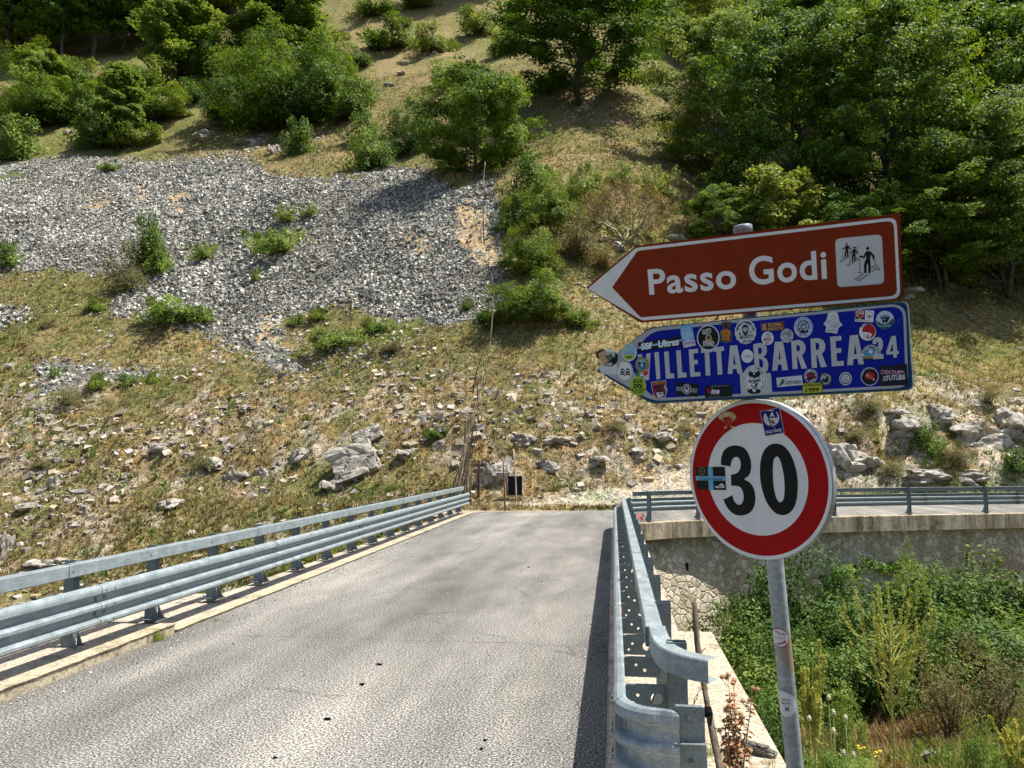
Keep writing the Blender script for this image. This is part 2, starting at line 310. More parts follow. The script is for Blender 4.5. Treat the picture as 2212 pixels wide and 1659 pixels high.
def round_poly(P, R, n=6):
    out = []; k = len(P); R = R if isinstance(R, (list, tuple)) else [R]*k
    for i in range(k):
        a, p, b = [np.array(P[(i+j) % k], float) for j in (-1, 0, 1)]; r = R[i]
        if r <= 0: out.append(tuple(p)); continue
        u = (a-p)/np.linalg.norm(a-p); v = (b-p)/np.linalg.norm(b-p)
        for t in np.linspace(0, 1, n): out.append(tuple((p+u*r)*(1-t)**2+2*p*t*(1-t)+(p+v*r)*t*t))
    return out
# ================================================================== SETTING
rng = np.random.default_rng(7)
def terrain():
    na, nr = 760, 820
    ang = np.radians(np.linspace(-88, 88, na)); ang = ang-PS*.3
    r = np.concatenate([np.geomspace(1.2, 9, 90, endpoint=False), np.geomspace(9, 420, nr-90)])
    A, Rr = np.meshgrid(ang, r); x = np.sin(A)*Rr; y = np.cos(A)*Rr
    z = ground(x, y); u, v, f = proj(x, y, z)
    yf = np.interp(x, XF, YF); d = y-yf
    sc = np.zeros_like(x)
    jx, jy = u+(fbm(x*1.4, y*1.4, 40, 3)-.5)*50, v+(fbm(x*1.4, y*1.4, 50, 3)-.5)*34
    for P in SCREE: sc = np.maximum(sc, inpoly(jx, jy, P)*1.)
    gr = np.zeros_like(x)
    for P in GREENP: gr = np.maximum(gr, inpoly(jx, jy, P)*1.)
    tn = np.zeros_like(x)
    for P in TAN: tn = np.maximum(tn, inpoly(jx, jy, P)*1.)
    n1 = fbm(x/5, y/5, 60, 5); n2 = fbm(x/1.1, y/1.1, 70, 4); n3 = fbm(x/16, y/16, 80, 3)
    C = lambda *c: np.array(c)[None, None]
    m = lambda a, b, k: a*(1-k[..., None])+b*k[..., None]
    dry = C(.31, .255, .14); oliv = C(.22, .21, .09); grn = C(.15, .20, .05); rock = C(.46, .41, .33); soil = C(.27, .20, .12); shade = C(.07, .07, .035)
    col = m(dry*np.ones_like(x)[..., None], oliv, sst(n1, .42, .66)); col = m(col, grn, sst(n3+n2*.3, .68, .82)*.5)
    rz = sst(d, .4, 1.5)*(1-sst(d, 8, 12)); rz = np.maximum(rz, sst(-d, 0, 1)*(x < -6.5)*sst(y, 14, 17))
    col = m(col, soil, rz*sst(n2, .45, .6)*.7)
    col = m(col, rock, sst(n2+.10*rz-.05, .55, .66)*np.clip(rz+.12, 0, 1))
    col = m(col, grn*1.1, sst(2.2-np.abs(d-.6), .9, 1.9)*sst(n1, .3, .5)*.8*(x > -9))          # verge
    cliff = (x > 8)*sst(d, .8, 2)*(1-sst(d, 6, 8)); col = m(col, C(.62, .57, .50), cliff*sst(fbm(x/2.2, y/2.2+z*.5, 90, 4), .46, .55))
    toe = ((x > -5)*(x < 9)*sst(d, .7, 1.1)*(1-sst(d-(x+5)*.22, .9, 1.6))); col = m(col, C(.58, .53, .45)*(.8+.4*fbm(x/.6+y, y/.5, 91, 4))[..., None], toe*.95)
    col = m(col, C(.24, .24, .235), sc); col = m(col, C(.58, .46, .31), tn*.9*sst(n2, .2, .4)); col = m(col, grn*1.2, gr)
    lowr = (x > .7)*(d < -4)*1.; col = m(col, m(C(.19, .13, .07)*np.ones_like(x)[..., None], C(.12, .16, .04), sst(n1, .38, .55)), lowr)
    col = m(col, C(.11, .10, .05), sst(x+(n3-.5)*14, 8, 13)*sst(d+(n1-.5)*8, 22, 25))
    F0 = (np.arange(len(r)-1)[:, None]*na+np.arange(na-1)[None]).ravel()
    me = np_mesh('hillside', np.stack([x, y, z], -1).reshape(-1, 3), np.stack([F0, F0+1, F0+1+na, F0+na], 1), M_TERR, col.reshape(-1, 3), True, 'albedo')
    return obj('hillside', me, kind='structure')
terrain()
# road surface: bridge deck lane and the bend onto the viaduct
KL, KR = -5.85, -.09
far = [(float(x), float(np.interp(x, XF, YF)-.12+(fbm(x*.9, x*0+2., 12, 4)-.5)*.7)) for x in np.arange(-5.4, 80, .35)]
near = [(x-.15, y+.35) for x, y in LEDGE]
mb = MB(); bend = [(-7.6, 31.9), (-7.2, 32.6)]+far[0:]
P = [(KL, -8), (KR, -8), (KR, 25.2), (.2, 26.4)]+near[1:]+far[::-1]+[(-6.3, 32.2), (KL-.35, 30.8), (KL, 27)]
V, Fc = fill2d([P]); mb.add([(a, b, .0) for a, b, c in V], Fc); mb.build('road', M_ASPH, kind='structure')
mb = MB()       # sandy run-off at the end of the left kerb
V, Fc = fill2d([smooth_pts([(-6.35, 29.5), (-5.8, 31.6), (-4.6, 32.35), (-2, 32.9), (-3.5, 33.3), (-6.8, 33.2), (-8, 31.5), (-7.3, 29.5)])]); mb.add([(a, b, .004) for a, b, c in V], Fc)
mb.build('gravel_verge', mat_concrete('sandy_gravel', (.34, .28, .20), (.20, .16, .11)), kind='structure')
# transverse joint in the asphalt
mb = MB(); M_JOINT = paint((.07, .07, .068), .9, 'joint_tar', .1)
yj = PZ(1000, 1388)[1]; xs = np.linspace(KL+.6, KR, 60); yy = yj+(fbm(xs*1.5, xs*0, 3, 3)-.5)*.16; wd = .0015+.005*vnoise(xs*4, xs*0, 5)
mb.add([(x, y-a, .004) for x, y, a in zip(xs, yy, wd)]+[(x, y+a, .004) for x, y, a in zip(xs, yy, wd)], [(i, i+1, i+61, i+60) for i in range(59)])
mb.build('asphalt_joint', M_JOINT, kind='structure')
# kerbs and bridge edges
def rough_strip(name, x0, x1, y0, y1, zt, zb, mat, n=90, jag=.022, seed=0, **k):
    mb = MB(); ys = np.linspace(y0, y1, n); e = (fbm(ys*3, ys*0, seed, 4)-.5)*jag*2; e2 = (fbm(ys*5, ys*0, seed+9, 3)-.5)*jag
    rows = []
    for y, a, b in zip(ys, e, e2): rows.append([(x0+a, y, zb), (x0+a*.6, y, zt-.02+b), (x0+.02+a, y, zt+b*.4), (x1, y, zt), (x1, y, zb)])
    for i in range(n-1):
        for j in range(4): mb.add([rows[i][j], rows[i+1][j], rows[i+1][j+1], rows[i][j+1]], [(0, 1, 2, 3)])
    mb.add(rows[0], [(0, 1, 2, 3, 4)]); mb.add(rows[-1], [(4, 3, 2, 1, 0)]); return mb.build(name, mat, **k)
M_KERB = mat_concrete('lichened_kerb_stone', (.40, .35, .255), (.13, .11, .07), 0)
for y0, y1 in ((1.0, 2.9), (2.91, 5.0), (5.01, 7.2), (7.21, 9.62)):
    rough_strip('kerb', KL, KL-.22, y0, y1, .125, -.1, M_KERB, seed=int(y0*9), kind='structure')
rough_strip('kerb_slab', KL-.225, KL-1.15, 1, 9.6, .11, -.3, M_CONC, jag=.004, kind='structure')
rough_strip('kerb', KL, KL-.20, 9.66, 31.2, .035, -.2, M_KERB, n=160, seed=4, kind='structure')
rough_strip('kerb_slab', KL-.205, KL-.80, 9.9, 31.0, .025, -.9, M_CONC, n=120, jag=.004, kind='structure')
mb = MB(); mb.box((KL-1.0, 11.2, -.02), (1.1, 2.2, .08), Matrix.Rotation(.06, 3, 'Z')); mb.build('concrete_slab', M_CONC, bevel=.01, label='loose pale concrete slab lying behind the left kerb beside a dark gap', cat='slab')
for i, y in enumerate(np.arange(3., 25, 1.0)):
    rough_strip('kerb', KR, KR+.14, y+.006, y+.994, .03, -.2, M_CONC, n=14, seed=i+50, jag=.006, kind='structure')
rough_strip('abutment_slab', KR+.145, 1.27, 3, 10.55, .02, -1.4, mat_concrete('abutment_concrete', (.42, .365, .28), (.24, .20, .14)), jag=.002, kind='structure')
rough_strip('bridge_edge', KR+.145, .84, 10.56, 26.3, .0, -.5, M_CONC, n=80, jag=.003, kind='structure')
# ------------------------------------------------------------------ stone retaining wall under the viaduct
wall = empty('retaining_wall', (8, 29.7, -4.5), 'long rubble stone retaining wall with a stained concrete coping under the curving road', 'wall')
def wpt(t):      # point and outward normal along the ledge front
    s = np.cumsum([0]+[math.dist(LEDGE[i], LEDGE[i+1]) for i in range(len(LEDGE)-1)]); t = min(max(t, 0), s[-1]-.01)
    x = np.interp(t, s, LX); y = np.interp(t, s, LY); x2 = np.interp(t+.6, s, LX); y2 = np.interp(t+.6, s, LY); x1 = np.interp(max(t-.6, 0), s, LX); y1 = np.interp(max(t-.6, 0), s, LY)
    d = Vector((x2-x1, y2-y1)).normalized(); return Vector((x, y)), Vector((d.y, -d.x)), s[-1]
wo_ = lambda t: float(np.interp(t, [0, 4, 7], [.56, .50, .24])); wb_ = lambda t: float(np.interp(t, [0, 2.5, 5], [.34, .22, .015]))  # setback and batter enlarged at left end to shape coping shadow and sunlit patch
def local(o, root): o.location = -Vector(root.location); return o
ts = np.concatenate([np.arange(0, 40, .5), np.arange(40, 88, 3)])
mb = MB(); rows = []
for t in ts:
    p, n, _ = wpt(t); rows.append([(*(p-n*wo_(t)+n*(-z-.5)*wb_(t)), z) for z in (-.5, -2, -3.5, -5, -6.5)])
for i in range(len(rows)-1):
    for j in range(4): mb.add([rows[i][j], rows[i][j+1], rows[i+1][j+1], rows[i+1][j]], [(0, 1, 2, 3)])
    mb.add([rows[i][0], rows[i+1][0], (*(np.array(rows[i+1][0][:2])-np.array(wpt(ts[i+1])[1])*.5), -.5), (*(np.array(rows[i][0][:2])-np.array(wpt(ts[i])[1])*.5), -.5)], [(0, 1, 2, 3)])
local(mb.build('wall_face', M_WALL, wall), wall)
mb = MB(); m0 = MB(); rows = []
for t in ts:
    p, n, _ = wpt(t); k = (fbm(t*2., t*0+.5, 3, 3)-.5)*.02
    rows.append([(*(p-n*.25), -.52), (*(p+n*k), -.515), (*(p+n*k), .05), (*(p-n*.02+n*k), .075+k*.5), (*(p-n*.42), .07), (*(p-n*.42), -.2)])
for i in range(len(rows)-1):
    for j in range(5): mb.add([rows[i][j], rows[i+1][j], rows[i+1][j+1], rows[i][j+1]], [(0, 1, 2, 3)])
mb.add(rows[0], [tuple(range(6))]); local(mb.build('coping', M_LEDGE, wall), wall)
mb = MB()        # short side wall closing the bridge edge below the coping
mb.add([(.86, 10.6, -.5), (.86, 26.3, -.5), (1.25, 26.3, -6), (1.25, 10.6, -6)], [(0, 1, 2, 3)]); mb.add([(-.1, 10.56, -.5), (1.27, 10.56, -.5), (1.27, 10.4, -6), (-.1, 10.4, -6)], [(0, 1, 2, 3)])
local(mb.build('side_face', M_WALL, wall), wall)
M_BLACK = paint((.008, .008, .008), .9, 'dark_opening', .1)
for u, v in ((1497, 1215), (1569, 1302), (1853, 1212), (2101, 1185), (1690, 1218)):
    t = min(np.arange(0, 30, .1), key=lambda q: abs(proj(*wpt(q)[0], -2)[0]-u)); p, n, _ = wpt(t); zz = CH-(v-987)/F*1.0137*p.y
    mb = MB(); R = Matrix.Rotation(math.atan2(n.x, -n.y), 3, 'Z'); q = p-n*wo_(t)+n*(-zz-.5)*wb_(t)
    mb.box((q.x, q.y, zz), (.09, .05, .34), R); local(mb.build('drain_slot', M_BLACK, wall), wall)
# ================================================================== GUARDRAILS
def arc_frames(path):
    P = [Vector(p) for p in path]; out = []
    for i, p in enumerate(P):
        t = (P[min(i+1, len(P)-1)]-P[max(i-1, 0)]).normalized(); out.append((p, Vector((t.x, t.y)).normalized()))
    return out
THRIE = [(.282, .05), (.286, .072), (.300, .018), (.318, .0), (.346, .0), (.362, .014), (.378, .066), (.392, .080), (.444, .080), (.458, .066), (.474, .014), (.490, .0), (.522, .0), (.538, .014), (.554, .066), (.568, .080), (.620, .080), (.634, .066), (.650, .014), (.666, .0), (.700, .0), (.724, .008), (.746, .03), (.758, .060), (.752, .078)]
RAILP = [(.865, .385), (.86, .262), (.868, .256), (1.002, .256), (1.012, .264), (1.008, .385)]
def sheet(mb, path, side, prof, th=.005, z0=0., lift=0., mi=0):
    """sweep an open sheet profile (z, offset away from the road) along a plan path"""
    fr = arc_frames(path); rows = []
    for p, t in fr:
        n = Vector((t.y, -t.x))*side
        f = [(p.x+n.x*(o-lift), p.y+n.y*(o-lift), z+z0) for z, o in prof]; bk = [(p.x+n.x*(o+th), p.y+n.y*(o+th), z+z0+(.003 if k == 0 else 0)) for k, (z, o) in enumerate(prof)]
        rows.append(f+bk[::-1])
    m = len(rows[0]); vs = [q for r in rows for q in r]
    fs = [(i*m+j, i*m+(j+1) % m, (i+1)*m+(j+1) % m, (i+1)*m+j) for i in range(len(rows)-1) for j in range(m)]; k = len(rows)-1
    for b in (0, k*m):
        for j in range(m//2-1): fs.append((b+j, b+j+1, b+m-2-j, b+m-1-j))
    mb.add(vs, fs, mi)
def path_at(path, s):
    P = [Vector(p) for p in path]
    for a, b in zip(P, P[1:]):
        l = (b-a).length
        if s <= l: t = (b-a).normalized(); return a+t*s, t
        s -= l
    t = (P[-1]-P[-2]).normalized(); return P[-1]+t*s, t
def sub(path, s0, s1, st=.5):
    P = [Vector(p) for p in path]; L = [0]
    for a, b in zip(P, P[1:]): L.append(L[-1]+(b-a).length)
    ss = sorted({s0, s1} | {l for l in L if s0 < l < s1}); return [path_at(path, s)[0] for s in ss]
def bolt(mb, c, n, r=.011, h=.008, mi=1):
    c = Vector(c); mb.tube([c, c+Vector(n).normalized()*h], r, 8, mi)
M_BOLT = mat_steel('bolt_steel', (.16, .17, .17), .5, .45)
hp = [(math.cos(2*math.pi*i/20), math.sin(2*math.pi*i/20)) for i in range(20)]
def plate(holes, wx=.30, z0=.30, z1=.70):
    outl = round_poly([(0, z0), (wx, z0), (wx, z1), (0, z1)], .015, 4)
    return fill2d([outl]+[[(cx+r*a, cz+r*b) for a, b in hp] for cx, cz, r in holes], .0025)
PL_A = plate([(.225, .61, .042), (.09, .630, .012), (.055, .575, .011)], z0=.53); PL_B = plate([(.10, .64, .012), (.17, .60, .014)], z0=.545)
def guardrail(name, label, path, side, L, posts, z0=0., piece=4.65, first=0., rail0=0., spc=True, foot=True, group=None, both=True):
    root = empty(name, (*path_at(path, posts[0])[0], z0), label, 'guardrail', group); inv = -Vector(root.location)
    s = first
    while s < L:                                                     # beams lap over each other at every third post
        e = min(s+piece+.22, L); mb = MB(); pa = [(*q, ) for q in sub(path, s, e, .5)]; sheet(mb, pa, side, THRIE, .004, z0, 0.)
        sheet(mb, sub(path, max(s-.02, 0), min(s+.30, L)), side, THRIE, .003, z0, .0045)
        if both: sheet(mb, sub(path, max(s-.029, 0), max(s-.021, .01)), side, THRIE, .003, z0, .0035, 1)
        for q in np.arange(s+.12, e, .5 if both else 99):
            p, t = path_at(path, q); n = Vector((t.y, -t.x))*side
            for zc in (.418, .594):
                if abs((q-s-.12) % 1.5) < .3 or q < s+.3:
                    c = Vector((*(p+n*.0765), zc+z0)); mb.box(c, (.020, .045, .022), Matrix.Rotation(math.atan2(t.y, t.x)-math.pi/2, 3, 'Z'), 1)
        for q in (s+.05, s+.20):
            p, t = path_at(path, q); n = Vector((t.y, -t.x))*side
            for zc in (.332, .506, .69): bolt(mb, (*(p-n*.004), zc+z0), (*(-n), .1), .012, .006)
        o = mb.build('beam', [M_STEEL, M_BOLT], root, smooth=False); o.location = inv; s += piece
    s = rail0
    while s < L:
        e = min(s+piece+.1, L); mb = MB(); sheet(mb, sub(path, s, e), side, RAILP, .005, z0)
        sheet(mb, sub(path, s, min(s+.12, L)), side, RAILP, .003, z0, .004)
        if s > .1: sheet(mb, sub(path, s-.009, s-.001), side, RAILP, .003, z0, .003, 1)
        for q in (s+.06, s+1.55, s+3.1):
            p, t = path_at(path, q); n = Vector((t.y, -t.x))*side
            if q < L: bolt(mb, (*(p+n*.254), .93+z0), (*(-n), 0))
        o = mb.build('top_rail', [M_STEEL, M_BOLT], root); o.location = inv; s += piece
    pm = sm = smb = None
    for i, q in enumerate(posts):
        p, t = path_at(path, q); n = Vector((t.y, -t.x))*side; R = Matrix(((n.x, t.x, 0), (n.y, t.y, 0), (0, 0, 1))); M4 = R.to_4x4()
        if pm is None:
            a = MB(); h = 1.02; W = .14; D = .085                    # C post: web towards the road
            a.box((.386+.0025, 0, h/2-.02), (.005, D, h+.04)); a.box((.386+W/2, D/2-.0025, h/2-.02), (W-.006, .005, h+.04)); a.box((.386+W/2, -D/2+.0025, h/2-.02), (W-.006, .005, h+.04))
            a.box((.386+W-.0025, D/2-.014, h/2-.02), (.005, .016, h+.04)); a.box((.386+W-.0025, -D/2+.014, h/2-.02), (.005, .016, h+.04))
            if foot:
                a.box((.43, 0, .008), (.30, .20, .016)); 
                for sy in (-.05, .05): a.add([(.384, sy, .018), (.30, sy, .018), (.384, sy, .22), (.384, sy+.006, .018), (.30, sy+.006, .018), (.384, sy+.006, .22)], [(0, 1, 2), (3, 5, 4), (0, 2, 5, 3), (1, 4, 5, 2)])
                for bx in (.31, .55):
                    for by in (-.07, .07): a.tube([(bx, by, .016), (bx, by, .05)], .011, 6, 1)
            a.tube([(.383, 0, .93), (.372, 0, .93)], .012, 6, 1); o = a.build('post', [M_STEELD, M_BOLT], root); pm = o.data
        else: o = obj('post', pm, root)
        o.matrix_local = Matrix.Translation(inv+Vector((p.x, p.y, z0))) @ M4
        if spc:
            for k2, (pl, off) in enumerate(((PL_A, 0.), (PL_B, .76))):
                if q+off > L: continue
                p, t = path_at(path, q+off); n = Vector((t.y, -t.x))*side; R = Matrix(((n.x, t.x, 0), (n.y, t.y, 0), (0, 0, 1)))
                if (sm if k2 == 0 else smb) is None:
                    a = MB(); a.add([(.083+x, z2, y) for x, y, z2 in pl[0]], pl[1]); a.box((.233, .012, .702), (.29, .03, .004)); o = a.build('spacer_plate', [M_STEELD], root)
                    if k2 == 0: sm = o.data
                    else: smb = o.data
                else: o = obj('spacer_plate', sm if k2 == 0 else smb, root)
                o.matrix_local = Matrix.Translation(inv+Vector((p.x, p.y, z0))) @ R.to_4x4()
    return root, inv
def ycol(u, x): d = ray(u, 987); return x*d[1]/d[0]
XL = -5.98; y1 = ycol(172, XL-.44); ye = ycol(952, XL-.44); stp = (ye-y1)/12
lp = [(XL, 1.0), (XL, 31.2)]; lposts = [y1-1.0+stp*k for k in range(-3, 16) if y1+stp*k < 31.2]
guardrail('guardrail', 'galvanised guardrail with triple ridged beam and top rail along the left side of the bridge', lp, -1, 30.2, lposts, z0=.09, first=(ycol(239, XL)-1)%4.65, rail0=(ycol(163, XL-.26)-1)%4.65, spc=False)
# right-hand bridge barrier, starts at a rounded terminal close to the camera
XR = -.02
rp = [(XR, 5.28), (XR, 24.2), (.05, 25.0), (.35, 25.9), (.75, 26.45)]
rposts = [.42+1.52*k for k in range(13)]
rr, inv = guardrail('guardrail', 'galvanised guardrail seen end on beside the road, with a rounded near end', rp, 1, 20.6, rposts, z0=.0, first=0., rail0=.9, spc=True, both=False)
mb = MB(); cx, cy, r = .26, 5.28, .28; arc = [(XR, 5.34)]+[(cx-r*math.cos(a), cy-r*math.sin(a)) for a in np.linspace(0, math.pi/2*1.02, 12)]+[(.34, 4.98), (.372, 4.98), (.39, 4.98)]
fr_ = arc_frames(arc); rows = []; top_ = THRIE[-1][0]
for i, (p, t) in enumerate(fr_):
    n = Vector((-t.y, t.x)); s_ = sst(i/(len(fr_)-1), .25, .95)*.72; row = []
    for z_, o_ in THRIE:
        zz = min(z_, top_-.028) if i == len(fr_)-1 else (min(z_, top_-.008) if i == len(fr_)-2 else z_); row.append((p.x+n.x*(o_*(1-s_)+.01*s_), p.y+n.y*(o_*(1-s_)+.01*s_), zz))
    rows.append(row+[(a_+n.x*.004, b_+n.y*.004, c_) for a_, b_, c_ in row[::-1]])
m_ = len(rows[0]); mb.add([q for r_ in rows for q in r_], [(i*m_+j, i*m_+(j+1) % m_, (i+1)*m_+(j+1) % m_, (i+1)*m_+j) for i in range(len(rows)-1) for j in range(m_)]+[((len(rows)-1)*m_+j, (len(rows)-1)*m_+j+1, (len(rows)-1)*m_+m_-2-j, (len(rows)-1)*m_+m_-1-j) for j in range(m_//2-1)])
mb2 = MB(); sheet(mb2, [(XR, 5.50), (XR, 5.28)]+arc[1:3], -1, THRIE, .003, 0, .005)
for yb in (5.33, 5.44):
    for zc in (.332, .506, .69, .418, .594): bolt(mb2, (XR-.006+(.078 if zc in (.418, .594) else 0), yb, zc), (-1, 0, .1), .013, .01)
o = mb.build('terminal', [M_STEEL, M_BOLT], rr); o.location = inv; o = mb2.build('joint_plate', [M_STEEL, M_BOLT], rr); o.location = inv
mb = MB(); mb.box((.455, 5.03, .665), (.19, .006, .21)); mb.box((.46, 5.03, .42), (.20, .006, .27), Matrix.Rotation(-.03, 3, 'Y')); mb.box((.455, 5.015, .556), (.195, .05, .006)); mb.box((.455, 5.01, .29), (.195, .05, .006)); mb.box((.455, 5.045, .773), (.17, .04, .006))
for bx, bz in ((.450, .70), (.462, .44)): mb.tube([(bx, 5.027, bz), (bx, 5.018, bz)], .022, 12, 1); mb.tube([(bx, 5.02, bz), (bx, 5.003, bz)], .012, 6, 1)
for bx, bz in ((.495, .735), (.50, .39)): mb.tube([(bx, 5.027, bz), (bx, 5.020, bz)], .010, 8, 1)
o = mb.build('end_plate', [M_STEELD, M_BOLT], rr, bevel=.002); o.location = inv
mb = MB(); pth = [(XR, 6.22), (XR, 6.0), (.0, 5.75), (.07, 5.52), (.17, 5.36), (.31, 5.25), (.46, 5.19), (.62, 5.15)]
mb = MB(); fr = [(.257, 6.24), (.257, 6.06), (.262, 5.9), (.275, 5.72), (.30, 5.58), (.345, 5.47), (.405, 5.38), (.49, 5.30), (.60, 5.23)]
sheet(mb, fr[::-1], 1, [(z, o-.256) for z, o in RAILP], .005, 0.)
for q in ((.252, 6.15), (.256, 5.99)): bolt(mb, (*q, .93), (-1, 0, 0))
o = mb.build('top_rail', [M_STEEL, M_BOLT], rr, smooth=False); o.location = inv
mb = MB(); mb.tube([(XR-.004, 8.3, .70), (XR-.012, 8.3, .745), (XR+.02, 8.3, .768), (XR+.07, 8.29, .77), (.082, 8.27, .70), (.085, 8.2, .4), (.10, 8.1, .2)], .004, 5)
mb.build('cord', paint((.35, .06, .04), .7, 'red_cord'), label='thin red cord looped over the beam of the right guardrail', cat='cord')
# viaduct barrier
def off(path, k):
    out = []
    for i, p in enumerate(path):
        a = Vector(path[max(i-1, 0)]); b = Vector(path[min(i+1, len(path)-1)]); t = (b-a).normalized(); out.append(tuple(Vector(p)+Vector((-t.y, t.x))*k))
    return out
vp = off([(.95, 26.4), (1.9, 27.25), (3.27, 28.1), (5.5, 29.2), (7.97, 30.15), (11.5, 31.5), (16.4, 33.2), (26, 36.6), (40, 41.2)], .72)
Lv = sum(math.dist(a, b) for a, b in zip(vp, vp[1:])); vposts = []
for u in (1402.5, 1507, 1655, 1802, 1964.5, 2129): vposts.append(min(np.arange(0, 30, .05), key=lambda q: abs(proj(*(path_at(vp, q)[0]+Vector((path_at(vp, q)[1].y, -path_at(vp, q)[1].x))*.44), .5)[0]-u)))
vposts += [vposts[-1]+3.55*k for k in range(1, 6)]
guardrail('guardrail', 'galvanised guardrail seen from behind on the stone wall, curving away to the right', vp, 1, Lv, [float(q) for q in vposts], z0=.12, piece=4.4, spc=False)
# ================================================================== ROAD SIGNS ON ONE LEANING POLE
def rotm(a, b, c):
    ca, sa, cb, sb, cc, sc = math.cos(a), math.sin(a), math.cos(b), math.sin(b), math.cos(c), math.sin(c)
    return np.array([[ca, 0, sa], [0, 1, 0], [-sa, 0, ca]]) @ np.array([[1, 0, 0], [0, cb, -sb], [0, sb, cb]]) @ np.array([[cc, -sc, 0], [sc, cc, 0], [0, 0, 1]])
def c2w(p): return RT*p[0]+UP*p[1]+FW*p[2]
class Plane:     # a sign face: local x right, y up, z towards the viewer
    def __init__(s, x, y, z, a, b, c):
        R = rotm(a, b, c); s.o = CAM+c2w((x, y, z)); s.x = c2w(R[:, 0]); s.y = c2w(R[:, 1]); s.n = -c2w(R[:, 2])
    def up(s, u, v):
        d = ray(u, v); t = np.dot(s.o-CAM, s.n)/np.dot(d, s.n); q = CAM+d*t-s.o; return (float(np.dot(q, s.x)), float(np.dot(q, s.y)))
    def w(s, a, b, h=0.): return tuple(s.o+s.x*a+s.y*b+s.n*h)
class Zm:        # pixels of an enlarged crop of the photograph -> sign face coordinates
    def __init__(s, pl, x0, y0, k): s.pl = pl; s.x0 = x0; s.y0 = y0; s.k = k
    def __call__(s, u, v): return s.pl.up(s.x0+s.k*u, s.y0+s.k*v)
    def P(s, pts): return [s(*p) for p in pts]
PGP = Plane(.9292, .4191, 2.7834, .3372, -.1363, .0563); VBP = Plane(.9421, .1026, 2.74, .4886, .1325, .0656); LMP = Plane(.9121, -.3558, 2.8096, .8706, 0, -.0)
ZP = Zm(PGP, 1244.3, 432, .336); ZV = Zm(VBP, 1244.3, 432, .336); ZA = Zm(VBP, 1278.8, 639.4, .16407); ZB = Zm(VBP, 1607.2, 639.4, .17188); ZC = Zm(LMP, 1469, 846.8, .2291); ZD = Zm(PGP, 1780, 492.5, .08335)
sign = empty('road_sign', (.95, 2.9, -.35), 'leaning grey pole with brown arrow, blue arrow covered in stickers and round 30 sign', 'road sign')
SI = -Vector(sign.location)
CW, CK, CG = (.80, .79, .76), (.012, .012, .012), (.45, .45, .44)
TEXTC = {}
def text_mesh(s, bold=0., shear=0.):
    key = (s, bold, shear)
    if key not in TEXTC:
        cu = bpy.data.curves.new('t', 'FONT'); cu.body = s; cu.offset = bold; cu.shear = shear; cu.resolution_u = 4; V, Fc = curve_data(cu)
        V = np.array(V)[:, :2]; lo = V.min(0); hi = V.max(0); TEXTC[key] = ((V-lo)/(hi-lo)*2-1, Fc)       # -1..1 box
    return TEXTC[key]
class Face:      # coloured sheets stacked on a sign face, one mesh, many materials
    def __init__(s, pl, h=.0004): s.pl = pl; s.mb = MB(); s.mats = []; s.h = h
    def mi(s, rgb, rough=.42):
        m = paint(rgb, rough)
        if m not in s.mats: s.mats.append(m)
        return s.mats.index(m)
    def poly(s, pts, rgb, holes=(), step=True, rough=.42):
        V, Fc = fill2d([pts]+list(holes)); s.h += .00018; s.mb.add([s.pl.w(a, b, s.h) for a, b, _ in V], Fc, s.mi(rgb, rough))
    def ell(s, z, cx, cy, rx, ry, rgb, hole=0., n=40, rot=0.):
        f = lambda k: [z(cx+rx*k*math.cos(t)*math.cos(rot)-ry*k*math.sin(t)*math.sin(rot), cy+rx*k*math.cos(t)*math.sin(rot)+ry*k*math.sin(t)*math.cos(rot)) for t in np.linspace(0, 2*math.pi, n, endpoint=False)]
        s.poly(f(1), rgb, [f(hole)] if hole else ())
    def line(s, z, pts, wd, rgb):
        pts = [np.array(p, float) for p in pts]
        for a, b in zip(pts, pts[1:]):
            d = (b-a)/max(1e-6, np.linalg.norm(b-a)); n = np.array([-d[1], d[0]])*wd/2; s.h += .00004
            q = [z(*p) for p in (a-n-d*wd*.3, b-n+d*wd*.3, b+n+d*wd*.3, a+n-d*wd*.3)]; s.mb.add([s.pl.w(*p, s.h) for p in q], [(0, 1, 2, 3)], s.mi(rgb))
    def text(s, z, t, cx, cy, wd, ht, rgb, rot=0., bold=.02, shear=0.):
        V, Fc = text_mesh(t, bold, shear); c, sn = math.cos(rot), math.sin(rot); s.h += .00012; P = []
        for a, b in V: X = a*wd/2; Y = -b*ht/2; P.append(s.pl.w(*z(cx+X*c-Y*sn, cy+X*sn+Y*c), s.h))
        s.mb.add(P, Fc, s.mi(rgb))
    def arc(s, z, t, cx, cy, rx, ry, a0, a1, ht, rgb, inward=False, bold=.02, lw=None):
        for i, ch in enumerate(t):
            if ch == ' ': continue
            a = math.radians(a0+(a1-a0)*(i+.5)/len(t)); s.text(z, ch, cx+rx*math.cos(a), cy+ry*math.sin(a), lw or ht*.75, ht, rgb, a+(math.pi/2 if not inward else -math.pi/2), bold)
    def build(s, name, parent, label=None):
        o = s.mb.build(name, s.mats, parent, label=label); o.location = SI if parent is sign else (0, 0, 0); return o
def body(pl, outline, th, mat, name, rim=.0, bevel=.003):
    mb = MB(); V, Fc = fill2d([outline]); n = len(V)
    mb.add([pl.w(a, b, 0) for a, b, _ in V], Fc)
    mb.add([pl.w(a, b, -th) for a, b, _ in V], [tuple(reversed(f)) for f in Fc])
    k = len(outline); mb.add([pl.w(a, b, 0) for a, b in outline]+[pl.w(a, b, -th) for a, b in outline], [(i, (i+1) % k, (i+1) % k+k, i+k) for i in range(k)])
    # folded rim at the back
    o = mb.build(name, mat, sign); o.location = SI; return o
